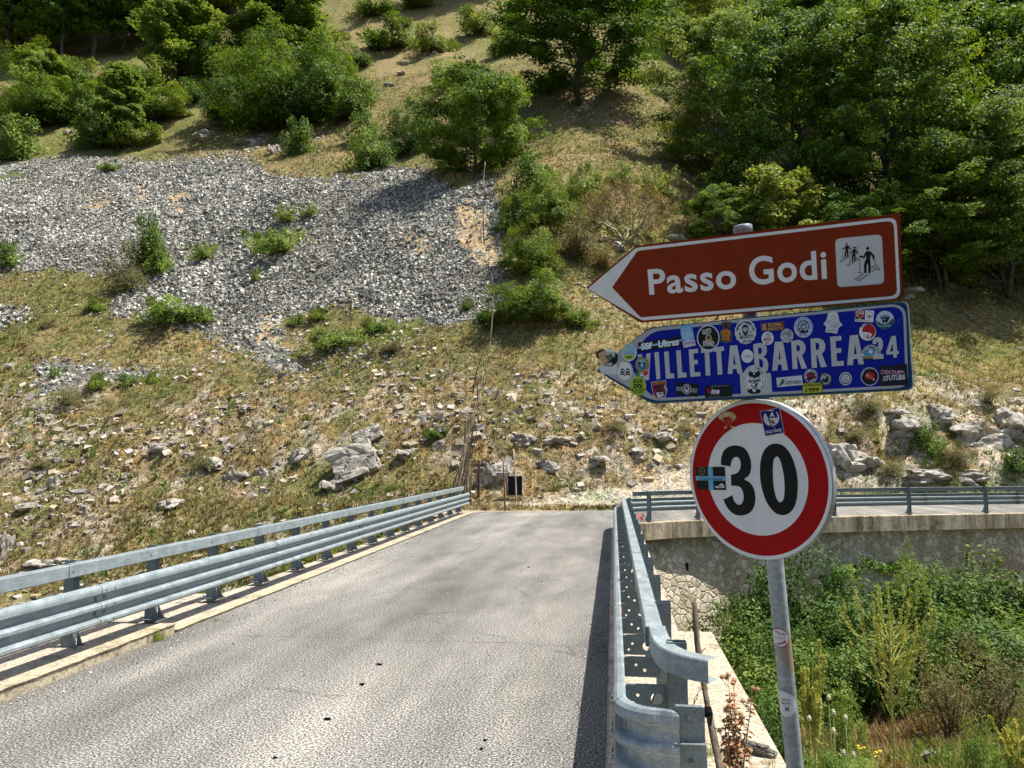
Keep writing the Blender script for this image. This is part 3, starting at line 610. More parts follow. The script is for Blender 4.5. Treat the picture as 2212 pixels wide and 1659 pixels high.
M_BROWN = paint((.235, .029, .005), .35, 'brown_sheeting', .15, .12); M_TEALRIM = paint((.015, .07, .12), .5); M_ALU = mat_steel('sign_back', (.42, .45, .46), .3, .5)
# --- pole
def camp(u, v, z): return CAM+c2w(((u-W2)/F*z, (H2-v)/F*z, z))
pt, pb = camp(1604, 490, 2.885), camp(1717, 1659, 2.885); dirp = (pb-pt)/np.linalg.norm(pb-pt); L0 = np.linalg.norm(pb-pt)
def mat_pole():
    m = mat_steel('pole_zinc_with_rust', (.34, .38, .40), .3, .5); N = m.node_tree.nodes; L = m.node_tree.links; B = N['Principled BSDF']; src = B.inputs['Base Color'].links[0].from_socket
    n = tex(N, L, 3.2, 4, .6, mp=(1, 1, .75)); r = ramp(N, [(.55, (0, 0, 0)), (.60, (.75, .75, .75))]); L.new(n.outputs[0], r.inputs[0]); L.new(mixc(N, L, r.outputs[0], src, (.34, .23, .13)), B.inputs['Base Color']); return m
mb = MB(); pp = [pt+dirp*t for t in np.linspace(0, L0+.62, 12)]; mb.tube(pp, .0318, 28, 0, False)
o = mb.build('pole', mat_pole(), sign, smooth=True); o.location = SI; pole = o
mb = MB(); R = Vector(-dirp).to_track_quat('Z', 'Y').to_matrix(); c = Vector(pt); vs = []
for r_, h_ in ((.034, -.03), (.036, -.03), (.036, .002), (.031, .006), (.027, .001)): vs += [c+R @ Vector((math.cos(t)*r_, math.sin(t)*r_, h_)) for t in np.linspace(0, 2*math.pi, 24, endpoint=False)]
mb.add(vs, [(i*24+j, i*24+(j+1) % 24, (i+1)*24+(j+1) % 24, (i+1)*24+j) for i in range(4) for j in range(24)]+[tuple(range(96, 120))]); o = mb.build('pole_cap', M_STEEL, sign, smooth=True); o.location = SI
for pl, tt in ((PGP, .11), (PGP, .30), (VBP, .48), (VBP, .66), (LMP, .88), (LMP, 1.12)):
    q = Vector(pt+dirp*tt); mb = MB(); mb.tube([q+Vector(dirp)*a for a in (-.016, .016)], .0345, 20)
    n = Vector(pl.n); pr = Vector(pl.x); mb.box(q+n*.05, (.10, .05, .03), Matrix((pr, n, Vector(pl.y))).transposed()); o = mb.build('clamp', M_STEELD, sign, smooth=False); o.location = SI
# --- brown arrow sign
out = round_poly(ZP.P([(62, 565), (385, 295), (2085, 85), (2099, 640), (415, 790)]), [.012, .012, .012, .012, .012])
pg = body(PGP, out, .028, [M_BROWN], 'tourist_arrow_sign')
mb = MB(); kk = round_poly(ZP.P([(2078, 84), (2120, 100), (2118, 650), (2092, 640)]), 0); 
mb = MB(); a0, a1 = ZP(2086, 92), ZP(2100, 636)
mb.add([PGP.w(a0[0]+.0015, a0[1], -.002), PGP.w(a1[0]+.0015, a1[1], -.002), PGP.w(a1[0]+.0015, a1[1], -.035), PGP.w(a0[0]+.0015, a0[1], -.035), PGP.w(a0[0]-.02, a0[1], -.035), PGP.w(a1[0]-.02, a1[1], -.035)], [(0, 1, 2, 3), (3, 2, 5, 4)]); mb.build('edge_profile', M_STEEL, pg)
f = Face(PGP); f.poly(round_poly(ZP.P([(75, 570), (385, 308), (2060, 110), (2086, 632), (425, 775)]), [.004, .01, .028, .028, .01]), (.82, .81, .78))
f.poly(round_poly(ZP.P([(232, 562), (395, 327), (2042, 132), (2065, 615), (415, 755)]), [.003, .012, .024, .024, .008]), (.235, .029, .005)); f.build('arrow_border', pg)
f = Face(PGP, .0012)
def ltext(f, t, p0, p1, top, bold=.021, sp=1.07):
    cu = bpy.data.curves.new('t', 'FONT'); cu.body = t; cu.offset = bold; cu.space_character = sp; cu.resolution_u = 6; V, Fc = curve_data(cu); V = np.array(V)[:, :2]; lo = V.min(0); hi = V.max(0)
    a0, b0 = ZP(*p0); a1, b1 = ZP(*p1); at_, bt = ZP(*top); f.h += .0002; f.mb.add([f.pl.w(a0+(x-lo[0])/(hi[0]-lo[0])*(a1-a0), b0+(b1-b0)*(x-lo[0])/(hi[0]-lo[0])+(y-lo[1])/(hi[1]-lo[1])*(bt-b0), f.h) for x, y in V], Fc, f.mi((.80, .79, .76)))
ltext(f, 'Passo', (472, 612), (1033, 570), (462, 447)); ltext(f, 'Godi', (1118, 551), (1616, 508), (1105, 368))
f.build('lettering', pg)
f = Face(PGP, .0012); f.poly(round_poly(ZP.P([(1665, 250), (1965, 220), (1982, 538), (1680, 562)]), [.018]*4), (.62, .62, .60))
def skier(s, ox, oy, hat=False, pole2=False):
    T = lambda P: [(ox+a*s, oy+b*s) for a, b in P]; K = CK
    f.ell(ZD, ox+s*1130, oy+s*532, 42*s, 46*s, K)
    if hat: f.poly(ZD.P(T([(1150, 500), (1270, 520), (1250, 560), (1170, 556)])), K)
    f.poly(ZD.P(T([(1085, 612), (1130, 600), (1200, 605), (1245, 650), (1305, 720), (1312, 810), (1290, 828), (1262, 815), (1255, 755), (1207, 690), (1195, 800), (1208, 930), (1212, 1150), (1180, 1180), (1148, 1160), (1140, 960), (1130, 900), (1100, 980), (1105, 1150), (1070, 1185), (1040, 1160), (1030, 960), (1060, 860), (1092, 790), (1085, 705), (1045, 790), (920, 750), (908, 725), (935, 712), (1020, 735), (1060, 650)])), K)
    f.line(ZD, T([(922, 795), (936, 1190)]), 13*s, K)
    f.line(ZD, T([(885, 1155), (985, 1145)]), 14*s, K)
    f.line(ZD, T([(1020, 1188), (850, 1310), (820, 1325), (780, 1318)]), 22*s, K); f.line(ZD, T([(1145, 1195), (935, 1345), (905, 1355), (855, 1350)]), 22*s, K)
skier(1, 0, 0); f.line(ZD, [(1300, 845), (1425, 1100)], 13, CK); f.line(ZD, [(1365, 1100), (1455, 1055)], 14, CK)
f.line(ZD, [(1235, 1030), (1330, 960)], 22, CK); f.line(ZD, [(1240, 1125), (1365, 1030)], 22, CK)
skier(.56, -45, 115); skier(.56, 140, 215, True); f.line(ZD, [(690, 710), (720, 685)], 14, CK); f.line(ZD, [(835, 795), (888, 755)], 13, CK); f.line(ZD, [(835, 845), (905, 795)], 13, CK)
f.build('pictogram', pg)
# --- blue arrow sign
BLUE = (.001, .009, .27); GREY = (.42, .42, .41)
out = round_poly(ZV.P([(128, 1095), (470, 820), (2127, 652), (2168, 1216), (480, 1307)]), [.01, .02, .022, .022, .02])
vb = body(VBP, out, .026, [M_TEALRIM], 'direction_arrow_sign')
mb = MB(); e = round_poly(ZV.P([(128, 1095), (470, 820), (2127, 652), (2168, 1216), (480, 1307)]), [.01, .02, .022, .022, .02]); e = e[12:24]
mb.add([VBP.w(a+.0012, b, -.001) for a, b in e]+[VBP.w(a+.0045, b+.0008, -.001) for a, b in e]+[VBP.w(a+.0045, b+.0008, -.03) for a, b in e], [(i, i+1, i+13, i+12) for i in range(11)]+[(i+12, i+13, i+25, i+24) for i in range(11)]); mb.build('edge_profile', paint((.66, .65, .60), .6), vb)
f = Face(VBP); f.poly(round_poly(ZV.P([(140, 1095), (474, 832), (2116, 664), (2154, 1206), (486, 1297)]), [.008, .018, .018, .018, .018]), (.006, .035, .15))
f.poly(round_poly(ZA.P([(62, 960), (760, 425)])+ZB.P([(2030, 88), (2068, 1150)])+ZA.P([(800, 1385)]), [.004, .035, .050, .035, .04]), GREY)
f.poly(round_poly(ZA.P([(470, 880), (760, 470)])+ZB.P([(1996, 120), (2034, 1118)])+ZA.P([(790, 1350)]), [.03, .05, .042, .03, .05]), BLUE); f.build('arrow_border', vb)
f = Face(VBP, .0013); LT = (.52, .52, .50)
for z, o_, hs in ((ZA, [(600, 772), (658, 765), (703, 950), (716, 760), (772, 752), (753, 1105), (682, 1112)], []), (ZA, [(822, 745), (880, 740), (902, 1092), (850, 1100)], []),
    (ZA, [(950, 735), (1010, 730), (1030, 1022), (1083, 1022), (1086, 1082), (975, 1090)], []), (ZA, [(1110, 718), (1168, 713), (1190, 1010), (1245, 1008), (1248, 1070), (1133, 1080)], []),
    (ZA, [(1275, 707), (1397, 695), (1400, 750), (1337, 757), (1342, 845), (1393, 840), (1396, 895), (1346, 902), (1353, 1008), (1427, 1000), (1430, 1055), (1296, 1066)], []),
    (ZA, [(1437, 695), (1590, 680), (1590, 738), (1545, 743), (1560, 1045), (1500, 1050), (1485, 748), (1440, 753)], []), (ZA, [(1598, 680), (1738, 663), (1740, 722), (1700, 727), (1720, 1033), (1658, 1040), (1640, 733), (1600, 738)], []),
    (ZA, [(1820, 655), (1912, 650), (1985, 1020), (1920, 1025), (1905, 960), (1855, 962), (1850, 1025), (1788, 1030)], [[(1862, 905), (1895, 903), (1868, 760)]]),
    (ZB, [(118, 608), (200, 592), (255, 600), (285, 640), (290, 700), (270, 750), (245, 765), (290, 800), (308, 860), (300, 930), (265, 970), (210, 978), (140, 984)], [[(178, 650), (215, 650), (230, 690), (215, 730), (183, 735)], [(190, 790), (230, 800), (245, 860), (230, 905), (195, 908)]]),
    (ZB, [(388, 578), (490, 572), (555, 930), (482, 938), (470, 860), (428, 864), (420, 938), (355, 942)], [[(436, 800), (462, 798), (446, 685)]]),
    (ZB, [(595, 570), (690, 552), (745, 575), (775, 630), (770, 700), (730, 750), (795, 912), (725, 915), (675, 760), (665, 760), (675, 918), (612, 920)], [[(660, 620), (690, 620), (708, 655), (695, 695), (663, 700)]]),
    (ZB, [(835, 540), (930, 530), (995, 555), (1022, 610), (1018, 680), (980, 730), (1043, 892), (968, 898), (922, 745), (910, 745), (920, 903), (853, 907)], [[(900, 590), (935, 592), (950, 625), (940, 675), (904, 680)]]),
    (ZB, [(1083, 515), (1222, 503), (1225, 560), (1152, 568), (1158, 662), (1222, 656), (1225, 712), (1162, 720), (1170, 825), (1252, 815), (1256, 876), (1105, 888)], []),
    (ZB, [(1330, 500), (1430, 488), (1508, 858), (1440, 863), (1428, 790), (1378, 795), (1370, 868), (1297, 873)], [[(1382, 735), (1418, 730), (1395, 600)]]),
    (ZB, [(1613, 600), (1625, 545), (1665, 520), (1710, 522), (1742, 560), (1748, 620), (1735, 670), (1690, 737), (1752, 733), (1755, 790), (1625, 797), (1625, 745), (1680, 650), (1692, 600), (1683, 578), (1668, 580), (1662, 610)], []),
    (ZB, [(1850, 510), (1908, 500), (1925, 695), (1945, 695), (1948, 728), (1920, 732), (1922, 775), (1878, 778), (1875, 735), (1792, 742), (1788, 700)], [[(1868, 600), (1875, 698), (1833, 700)]])):
    f.poly(z.P(o_), LT, [z.P(h) for h in hs])
f.build('lettering', vb)
# scuffs, dust and torn film
f = Face(VBP, .0012); rs = random.Random(3)
for _ in range(120):
    z, cx, cy = rs.choice([(ZA, rs.gauss(1700, 110), rs.gauss(1090, 60)), (ZB, rs.uniform(1650, 1980), rs.uniform(200, 860)), (ZA, rs.gauss(1890, 50), rs.gauss(1180, 50)), (ZB, rs.uniform(100, 1990), rs.uniform(250, 1150))]); a = rs.uniform(0, 3); r = rs.uniform(2, 6)
    f.line(z, [(cx, cy), (cx+math.cos(a)*r*1.6, cy+math.sin(a)*r*1.6)], r*.8, (.08, .25, .55))
f.build('scratches', vb)
WH = (.80, .80, .78); SP = [0]
def stk(name='sticker', z0=.0022, pl=VBP): SP[0] += 1; return Face(pl, z0+.0004*(SP[0] % 3))
f = Face(VBP, .0018); f.poly(ZA.P([(105, 925), (330, 900), (345, 1030), (120, 1035)]), (.62, .62, .60)); f.build('peeled_film', vb)
f = Face(VBP, .0018); f.poly(ZA.P([(1945, 1025), (2010, 1015)])+ZB.P([(200, 985), (265, 975), (322, 965), (340, 985), (355, 1224), (8, 1262)])+ZA.P([(1965, 1312)]), (.52, .52, .51)); f.build('peeled_film', vb)
f = stk(); z = ZA
f.ell(z, 232, 815, 112, 112, CK); f.poly(z.P([(50, 790), (60, 740), (110, 705), (170, 700), (150, 800), (110, 840), (60, 810)]), (.10, .05, .03)); f.poly(z.P([(85, 760), (180, 710), (200, 800), (240, 860), (170, 885), (110, 850)]), (.55, .33, .18)); f.poly(z.P([(170, 715), (310, 730), (305, 800), (240, 840), (190, 770)]), (.45, .50, .44)); f.poly(z.P([(170, 790), (255, 760), (290, 800), (230, 870)]), (.12, .15, .07)); f.poly(z.P([(190, 705), (330, 715), (320, 745), (200, 735)]), WH); f.arc(z, 'LAZIO', 225, 815, 88, 88, 145, 55, 32, WH, True); f.build('sticker', vb)
f = stk(); f.ell(z, 495, 742, 97, 116, WH); f.ell(z, 495, 742, 84, 102, (.30, .52, .62)); f.poly(z.P([(418, 780), (572, 780), (560, 815), (530, 840), (495, 845), (455, 838), (430, 815)]), (.45, .58, .05)); f.ell(z, 452, 700, 15, 18, (.8, .75, .1)); f.poly(z.P([(430, 780), (460, 735), (485, 765), (510, 720), (545, 760), (570, 780)]), (.35, .42, .45)); f.text(z, 'mgaa', 490, 812, 90, 34, CK, -.05); f.arc(z, 'ASSOCIAZIONE ABRUZZO', 495, 742, 90, 109, 180, 360, 11, (.1, .1, .1)); f.build('sticker', vb)
f = stk(); f.ell(z, 435, 982, 105, 132, (.62, .64, .42)); f.ell(z, 435, 982, 88, 114, (.72, .74, .70))
for cx, cy in ((405, 985), (475, 985)):
    f.ell(z, cx, cy, 27, 30, CK); f.ell(z, cx-8, cy-2, 8, 9, WH); f.ell(z, cx+10, cy-2, 8, 9, WH); f.line(z, [(cx-30, cy+60), (cx+28, cy+30)], 11, CK); f.line(z, [(cx-28, cy+30), (cx+30, cy+60)], 11, CK)
f.arc(z, 'BEST ADVENTURE', 435, 982, 96, 122, 190, 350, 16, (.1, .1, .08)); f.build('sticker', vb)
f = stk(); f.poly(z.P([(585, 1020), (740, 985), (750, 1035), (700, 1055), (600, 1060)]), WH); f.poly(z.P([(585, 1000), (630, 1000), (632, 1058), (592, 1062)]), (.02, .22, .05)); f.poly(z.P([(682, 1000), (745, 990), (742, 1030), (700, 1055), (680, 1045)]), (.55, .02, .03)); f.text(z, 'UTE', 658, 1025, 42, 22, CK)
gear = [(660+(95 if i % 2 else 86)*math.cos(i*math.pi/18), 905+(109 if i % 2 else 99)*math.sin(i*math.pi/18)) for i in range(36)]; f.poly(z.P(gear), (.20, .17, .07)); f.ell(z, 660, 905, 76, 88, (.33, .28, .12)); f.ell(z, 660, 905, 58, 70, (.03, .16, .30)); f.poly(z.P([(604, 900), (630, 860), (655, 880), (690, 850), (716, 895)]), (.02, .04, .05)); f.poly(z.P([(608, 880), (620, 855), (660, 838), (700, 855), (712, 885), (690, 850), (655, 880), (630, 860)]), (.40, .52, .58)); f.poly(z.P([(650, 900), (665, 880), (672, 930), (658, 940)]), WH); f.build('sticker', vb)
f = stk(); f.ell(z, 610, 1187, 106, 130, (.36, .50, .03)); f.poly(z.P([(545, 1105), (575, 1095), (608, 1108), (640, 1095), (668, 1108), (665, 1200), (640, 1235), (607, 1252), (572, 1235), (548, 1200)]), CK); f.poly(z.P([(555, 1145), (662, 1145), (656, 1195), (635, 1225), (607, 1240), (578, 1225), (558, 1195)]), (.36, .50, .03)); f.text(z, 'RIDERS', 607, 1123, 96, 26, (.36, .50, .03)); f.ell(z, 585, 1190, 24, 24, CK); f.ell(z, 632, 1190, 24, 24, CK); f.ell(z, 585, 1190, 11, 11, (.36, .50, .03)); f.ell(z, 632, 1190, 11, 11, (.36, .50, .03)); f.line(z, [(572, 1165), (607, 1160), (645, 1165)], 9, CK); f.arc(z, 'BLACK ROUTE', 608, 1175, 88, 100, 152, 28, 24, CK, True, .03); f.build('sticker', vb)
f = stk(); f.poly(z.P([(605, 617), (1178, 530), (1190, 660), (618, 738)]), CK); f.poly(z.P([(608, 670), (1182, 570), (1184, 592), (611, 694)]), (.25, .50, .66)); f.text(z, 'SSf', 722, 660, 160, 88, WH, -.13, .05, .15); f.text(z, 'Ultras', 1010, 620, 280, 92, WH, -.13, .045, .15); f.build('sticker', vb)
f = stk(); f.poly(z.P([(1155, 395), (1310, 365), (1330, 460), (1172, 490)]), (.16, .42, .62)); f.poly(z.P([(1172, 490), (1330, 460), (1350, 560), (1190, 590)]), (.26, .52, .68)); f.poly(z.P([(1190, 590), (1350, 560), (1368, 650), (1210, 688)]), (.70, .55, .62)); f.poly(z.P([(1188, 585), (1349, 555), (1352, 575), (1270, 570), (1193, 606)]), (.10, .28, .45)); f.text(z, 'LUGATIA', 1280, 618, 145, 40, (.08, .14, .35), -.17); f.text(z, 'ON THE ROAD', 1240, 430, 110, 30, (.6, .75, .85), -.17); f.text(z, 'EST. 2003', 1245, 468, 105, 30, (.6, .75, .85), -.17)
for k in range(3): f.line(z, [(1210, 512+k*24), (1305, 494+k*24)], 6, (.62, .75, .85))
f.line(z, [(1222, 658), (1230, 680)], 7, (.4, .1, .2)); f.build('sticker', vb)
f = stk(); f.ell(z, 1533, 552, 148, 168, WH); f.ell(z, 1533, 552, 136, 155, CK); f.poly(z.P([(1490, 600), (1500, 520), (1525, 495), (1558, 500), (1575, 535), (1590, 590), (1585, 620), (1545, 600), (1510, 615)]), (.42, .32, .16)); f.ell(z, 1538, 548, 20, 24, (.06, .04, .02)); f.text(z, 'GUSTO', 1513, 468, 120, 62, WH, -.25, .02); f.text(z, 'DIVINO', 1540, 632, 150, 68, WH, .04, .02); f.build('sticker', vb)
f = stk(); dog = [(1705, 355), (1740, 350), (1770, 343), (1800, 352), (1830, 345), (1820, 395), (1800, 440), (1840, 480), (1838, 530), (1825, 600), (1710, 600), (1700, 530), (1690, 500), (1700, 460), (1730, 440), (1715, 400)]
f.poly(z.P(smooth_pts([(1765+(a-1765)*1.08, 472+(b-472)*1.06) for a, b in dog], 2)), (.04, .22, .25)); f.poly(z.P(smooth_pts(dog, 2)), (.10, .055, .03)); f.poly(z.P([(1705, 465), (1740, 440), (1790, 440), (1832, 480), (1815, 510), (1812, 585), (1718, 585), (1722, 520), (1700, 505)]), (.55, .20, .03)); f.ell(z, 1763, 405, 20, 26, (.03, .02, .02)); f.text(z, 'PAPA', 1765, 500, 60, 20, (.1, .05, .02)); f.text(z, 'K', 1765, 545, 40, 36, (.14, .08, .05)); f.line(z, [(1758, 430), (1768, 455)], 10, (.5, .1, .1)); f.build('sticker', vb)
f = stk(); f.poly(z.P([(2022+(144 if i % 2 else 137)*math.cos(i*math.pi/14), 472+(166 if i % 2 else 157)*math.sin(i*math.pi/14)) for i in range(28)]), (.62, .64, .64)); f.arc(z, 'MIRABELLO SANNITICO (CB)', 2022, 478, 112, 132, 190, 352, 26, CK); f.poly(z.P(smooth_pts([(1985, 400), (2022, 382), (2055, 400), (2062, 450), (2050, 495), (2025, 520), (1998, 500), (1982, 450)], 3)), CK); f.poly(z.P(smooth_pts([(1992, 425), (2048, 420), (2050, 455), (2022, 468), (1996, 460)], 3)), (.62, .64, .64)); f.ell(z, 2008, 435, 13, 10, CK, .6); f.ell(z, 2036, 433, 13, 10, CK, .6); f.line(z, [(2010, 480), (2038, 478)], 5, (.62, .64, .64)); f.text(z, 'BAR DI SOTTO', 2040, 540, 180, 44, CK, -.13); f.text(z, 'MOLISE', 2050, 598, 110, 26, CK, -.15); f.ell(z, 1950, 505, 12, 14, CK); f.ell(z, 2095, 478, 12, 9, CK, .5); f.build('sticker', vb)
f = stk(); f.ell(z, 2047, 793, 78, 88, (.72, .73, .72)); f.text(z, 'vesko', 2055, 785, 70, 22, (.2, .2, .2)); f.line(z, [(1998, 790), (2015, 810), (2050, 815), (2090, 805), (2095, 780)], 5, (.2, .2, .2)); f.build('sticker', vb)
f = stk(); f.poly(z.P([(780, 1132), (975, 1108), (978, 1180), (995, 1240), (960, 1350), (900, 1335), (852, 1365), (815, 1310), (800, 1270), (785, 1190)]), (.60, .58, .56)); f.poly(z.P([(788, 1138), (968, 1115), (970, 1180), (985, 1240), (952, 1340), (900, 1325), (856, 1355), (822, 1305), (808, 1270), (793, 1190)]), (.05, .02, .05)); f.poly(z.P([(789, 1142), (967, 1119), (968, 1160), (795, 1182)]), (.25, .03, .01)); f.text(z, 'GENCA', 880, 1150, 150, 34, (.60, .20, .05), -.12, .03); f.poly(z.P([(806, 1215), (850, 1230), (880, 1330), (856, 1350), (822, 1300)]), (.40, .01, .03)); f.poly(z.P([(930, 1190), (975, 1200), (982, 1245), (945, 1270)]), (.40, .01, .03)); f.poly(z.P([(870, 1180), (915, 1185), (925, 1240), (900, 1275), (865, 1250)]), (.08, .03, .02)); f.poly(z.P([(850, 1275), (940, 1265), (945, 1320), (900, 1325), (870, 1345)]), (.68, .66, .64)); f.poly(z.P([(885, 1280), (930, 1275), (900, 1310)]), (.08, .03, .02)); f.line(z, [(955, 1180), (985, 1260)], 8, WH); f.build('sticker', vb)
f = stk(); f.poly(z.P([(1110, 1135), (1405, 1160), (1398, 1328), (1105, 1300)]), CK); f.ell(z, 1250, 1228, 56, 68, (.55, .57, .57)); f.ell(z, 1250, 1228, 48, 59, CK); f.ell(z, 1250, 1228, 34, 46, (.55, .57, .57)); f.ell(z, 1250, 1215, 16, 20, CK)
f.text(z, 'MOTOR', 1158, 1225, 62, 24, (.5, .52, .52), .06); f.text(z, 'CYCLE', 1338, 1246, 62, 24, (.5, .52, .52), .06)
for P in ([(1120, 1200), (1195, 1205)], [(1118, 1243), (1195, 1248)], [(1300, 1222), (1385, 1228)], [(1300, 1262), (1382, 1270)], [(1120, 1200), (1118, 1243)], [(1385, 1228), (1382, 1270)]): f.line(z, P, 6, (.5, .52, .52))
f.build('sticker', vb)
f = stk(); f.poly(z.P([(1488, 1182), (1840, 1160), (1850, 1322), (1492, 1345)]), CK); f.text(z, 'ime', 1625, 1255, 110, 75, WH, -.05, .03, .25); f.poly(z.P([(1535, 1290), (1520, 1260), (1528, 1225), (1550, 1212), (1560, 1250), (1556, 1285)]), (.40, .01, .02)); f.line(z, [(1530, 1325), (1685, 1316)], 4, (.45, .3, .3)); f.line(z, [(1560, 1195), (1800, 1180)], 4, (.4, .4, .4)); f.build('sticker', vb)
z = ZB
f = stk(); f.ell(z, 132, 1060, 156, 190, WH); f.ell(z, 132, 1060, 147, 180, CK); f.ell(z, 132, 1060, 141, 173, WH); f.ell(z, 132, 1060, 112, 142, CK); f.ell(z, 132, 1060, 107, 137, WH); f.arc(z, 'IL RAVANELLI DELLA PRIMA POSTO DESTINO', 132, 1060, 126, 158, 130, 410, 15, CK)
f.poly(z.P([(55, 985), (80, 945), (118, 965), (132, 940), (150, 965), (190, 940), (212, 985), (190, 1020), (150, 1025), (132, 1045), (112, 1020), (75, 1020)]), CK); f.ell(z, 132, 975, 12, 22, (.5, .5, .5)); f.text(z, 'Angels', 132, 1072, 175, 70, WH, -.12, .09, .2); f.text(z, 'Angels', 132, 1072, 170, 62, CK, -.12, .03, .2); f.poly(z.P([(150, 1100), (180, 1100), (150, 1180), (138, 1190), (85, 1120), (98, 1118), (134, 1162)]), CK); f.ell(z, 132, 1198, 82, 31, CK); f.poly(z.P([(105, 1140), (134, 1185), (158, 1140), (150, 1205), (132, 1212), (115, 1200)]), WH); f.build('sticker', vb)
f = stk(); f.poly(z.P([(210, 348), (500, 322), (510, 428), (218, 443)]), (.35, .14, .08)); f.poly(z.P([(216, 353), (495, 328), (504, 422), (223, 437)]), (.13, .018, .008)); f.poly(z.P([(228, 365), (278, 350), (275, 380), (285, 430), (232, 432)]), (.50, .33, .25)); f.line(z, [(245, 380), (255, 420)], 9, (.13, .018, .008)); f.text(z, 'ROMA', 395, 362, 178, 46, (.60, .42, .20), -.07, .02); f.text(z, 'BARZOTTA', 398, 410, 192, 34, (.60, .42, .20), -.07, .02); f.build('sticker', vb)
f = stk(); f.ell(z, 298, 533, 76, 84, WH)
for P, c in (([(250, 510), (290, 485), (320, 500)], (.15, .3, .2)), ([(255, 540), (300, 510), (345, 500)], (.5, .08, .1)), ([(245, 555), (300, 535), (350, 545)], (.5, .08, .1)), ([(265, 580), (310, 560), (340, 570)], (.1, .2, .15)), ([(270, 600), (320, 585)], (.2, .1, .1)), ([(280, 470), (330, 480)], (.5, .08, .1))): f.line(z, P, 9, c)
f.text(z, 'MOTO', 298, 545, 100, 26, (.4, .05, .1), -.2); f.build('sticker', vb)
f = stk(); f.ell(z, 540, 500, 79, 86, WH); f.arc(z, 'RADICI MOTO ABRUZZO RIDERS', 540, 500, 62, 68, 0, 360, 20, CK); f.ell(z, 540, 500, 42, 46, CK, .8); f.line(z, [(515, 490), (530, 475), (545, 495), (535, 520)], 7, CK); f.line(z, [(550, 470), (565, 490), (560, 520)], 7, CK); f.build('sticker', vb)
f = stk(); f.ell(z, 747, 395, 119, 131, (.50, .55, .68)); f.ell(z, 747, 385, 72, 80, (.06, .06, .08), .82); f.ell(z, 747, 385, 34, 38, (.06, .06, .08), .7)
for k in range(8): a = k*math.pi/4+.2; f.line(z, [(747+math.cos(a)*24, 385+math.sin(a)*26), (747+math.cos(a)*70, 385+math.sin(a)*78)], 6, (.06, .06, .08))
f.poly(z.P([(690, 450), (740, 420), (770, 445), (800, 425), (815, 455), (770, 470), (730, 475)]), (.03, .03, .04)); f.line(z, [(670, 440), (800, 320)], 8, (.06, .06, .08)); f.arc(z, 'TERRE SELVAGGE D ABRUZZO', 747, 390, 98, 108, 170, 380, 16, (.1, .1, .12)); f.text(z, 'Gas_Pub', 742, 490, 95, 24, (.05, .05, .07)); f.build('sticker', vb)
f = stk(); f.poly(z.P([(1060, 215), (1110, 198), (1172, 204), (1190, 270), (1205, 325), (1237, 365), (1190, 400), (1172, 468), (1160, 478), (1100, 462), (1022, 458), (1035, 390), (997, 350), (1035, 310)]), (.66, .67, .66)); K2 = (.28, .28, .29)
for P in ([(1085, 270), (1120, 245), (1150, 265), (1190, 300), (1195, 350), (1160, 400), (1110, 405), (1075, 390), (1090, 360)], [(1045, 325), (1080, 318), (1120, 300), (1150, 285)], [(1045, 325), (1048, 345), (1090, 355), (1150, 330)], [(1130, 270), (1135, 300)]): f.line(z, P, 6, K2)
f.poly(z.P([(1100, 375), (1165, 345), (1185, 320), (1180, 370), (1140, 398)]), (.45, .45, .46)); f.text(z, 'Mugugnati', 1108, 435, 118, 22, K2); f.build('sticker', vb)
f = stk(); f.poly(z.P([(1398, 170), (1637, 188), (1624, 333), (1394, 322)]), WH); f.poly(z.P([(1400, 173), (1522, 182), (1520, 300), (1398, 292)]), (.07, .03, .03)); sh = [(1408, 195), (1455, 178), (1508, 200), (1500, 250), (1455, 295), (1415, 250)]; f.poly(z.P(sh), WH); f.poly(z.P([(1455+(a-1455)*.86, 232+(b-232)*.86) for a, b in sh]), (.45, .012, .02)); f.text(z, 'DUCATI', 1457, 210, 78, 18, WH, .04); f.line(z, [(1425, 252), (1455, 225), (1495, 222)], 7, WH); f.poly(z.P([(1535, 215), (1580, 195), (1620, 218), (1612, 268), (1575, 290), (1542, 266)]), (.45, .45, .44)); f.poly(z.P([(1543, 221), (1580, 204), (1611, 224), (1604, 262), (1575, 280), (1550, 260)]), WH); f.poly(z.P([(1555, 255), (1575, 238), (1600, 255), (1590, 270), (1565, 270)]), (.3, .12, .12)); f.text(z, 'SEZIONE L\'AQUILA', 1508, 314, 200, 14, (.2, .2, .2), .05); f.build('sticker', vb)
f = stk(); f.ell(z, 1772, 302, 113, 114, (.55, .64, .68)); f.poly(z.P(smooth_pts([(1664, 320), (1700, 330), (1730, 350), (1800, 350), (1850, 300), (1882, 290), (1870, 360), (1820, 405), (1760, 414), (1705, 390)], 3)), (.03, .10, .09)); f.poly(z.P([(1712, 270), (1838, 270), (1790, 350), (1772, 325), (1752, 350)]), (.01, .015, .02)); f.poly(z.P([(1735, 268), (1770, 232), (1790, 250), (1815, 240), (1830, 268)]), (.12, .22, .32)); f.text(z, 'Sei', 1758, 295, 45, 26, (.35, .5, .6)); f.text(z, 'LE GRIFONE', 1775, 378, 140, 26, (.30, .55, .58)); f.line(z, [(1715, 250), (1715, 270)], 5, CK); f.line(z, [(1732, 245), (1732, 268)], 5, CK); f.build('sticker', vb)
f = stk(); f.ell(z, 1558, 455, 110, 113, (.05, .10, .12)); f.ell(z, 1552, 454, 103, 109, WH); f.ell(z, 1568, 448, 82, 90, (.45, .012, .02)); f.poly(z.P(smooth_pts([(1468, 462), (1520, 456), (1590, 468), (1606, 490), (1585, 520), (1565, 545), (1555, 500), (1530, 545), (1500, 520), (1475, 495)], 3)), WH)
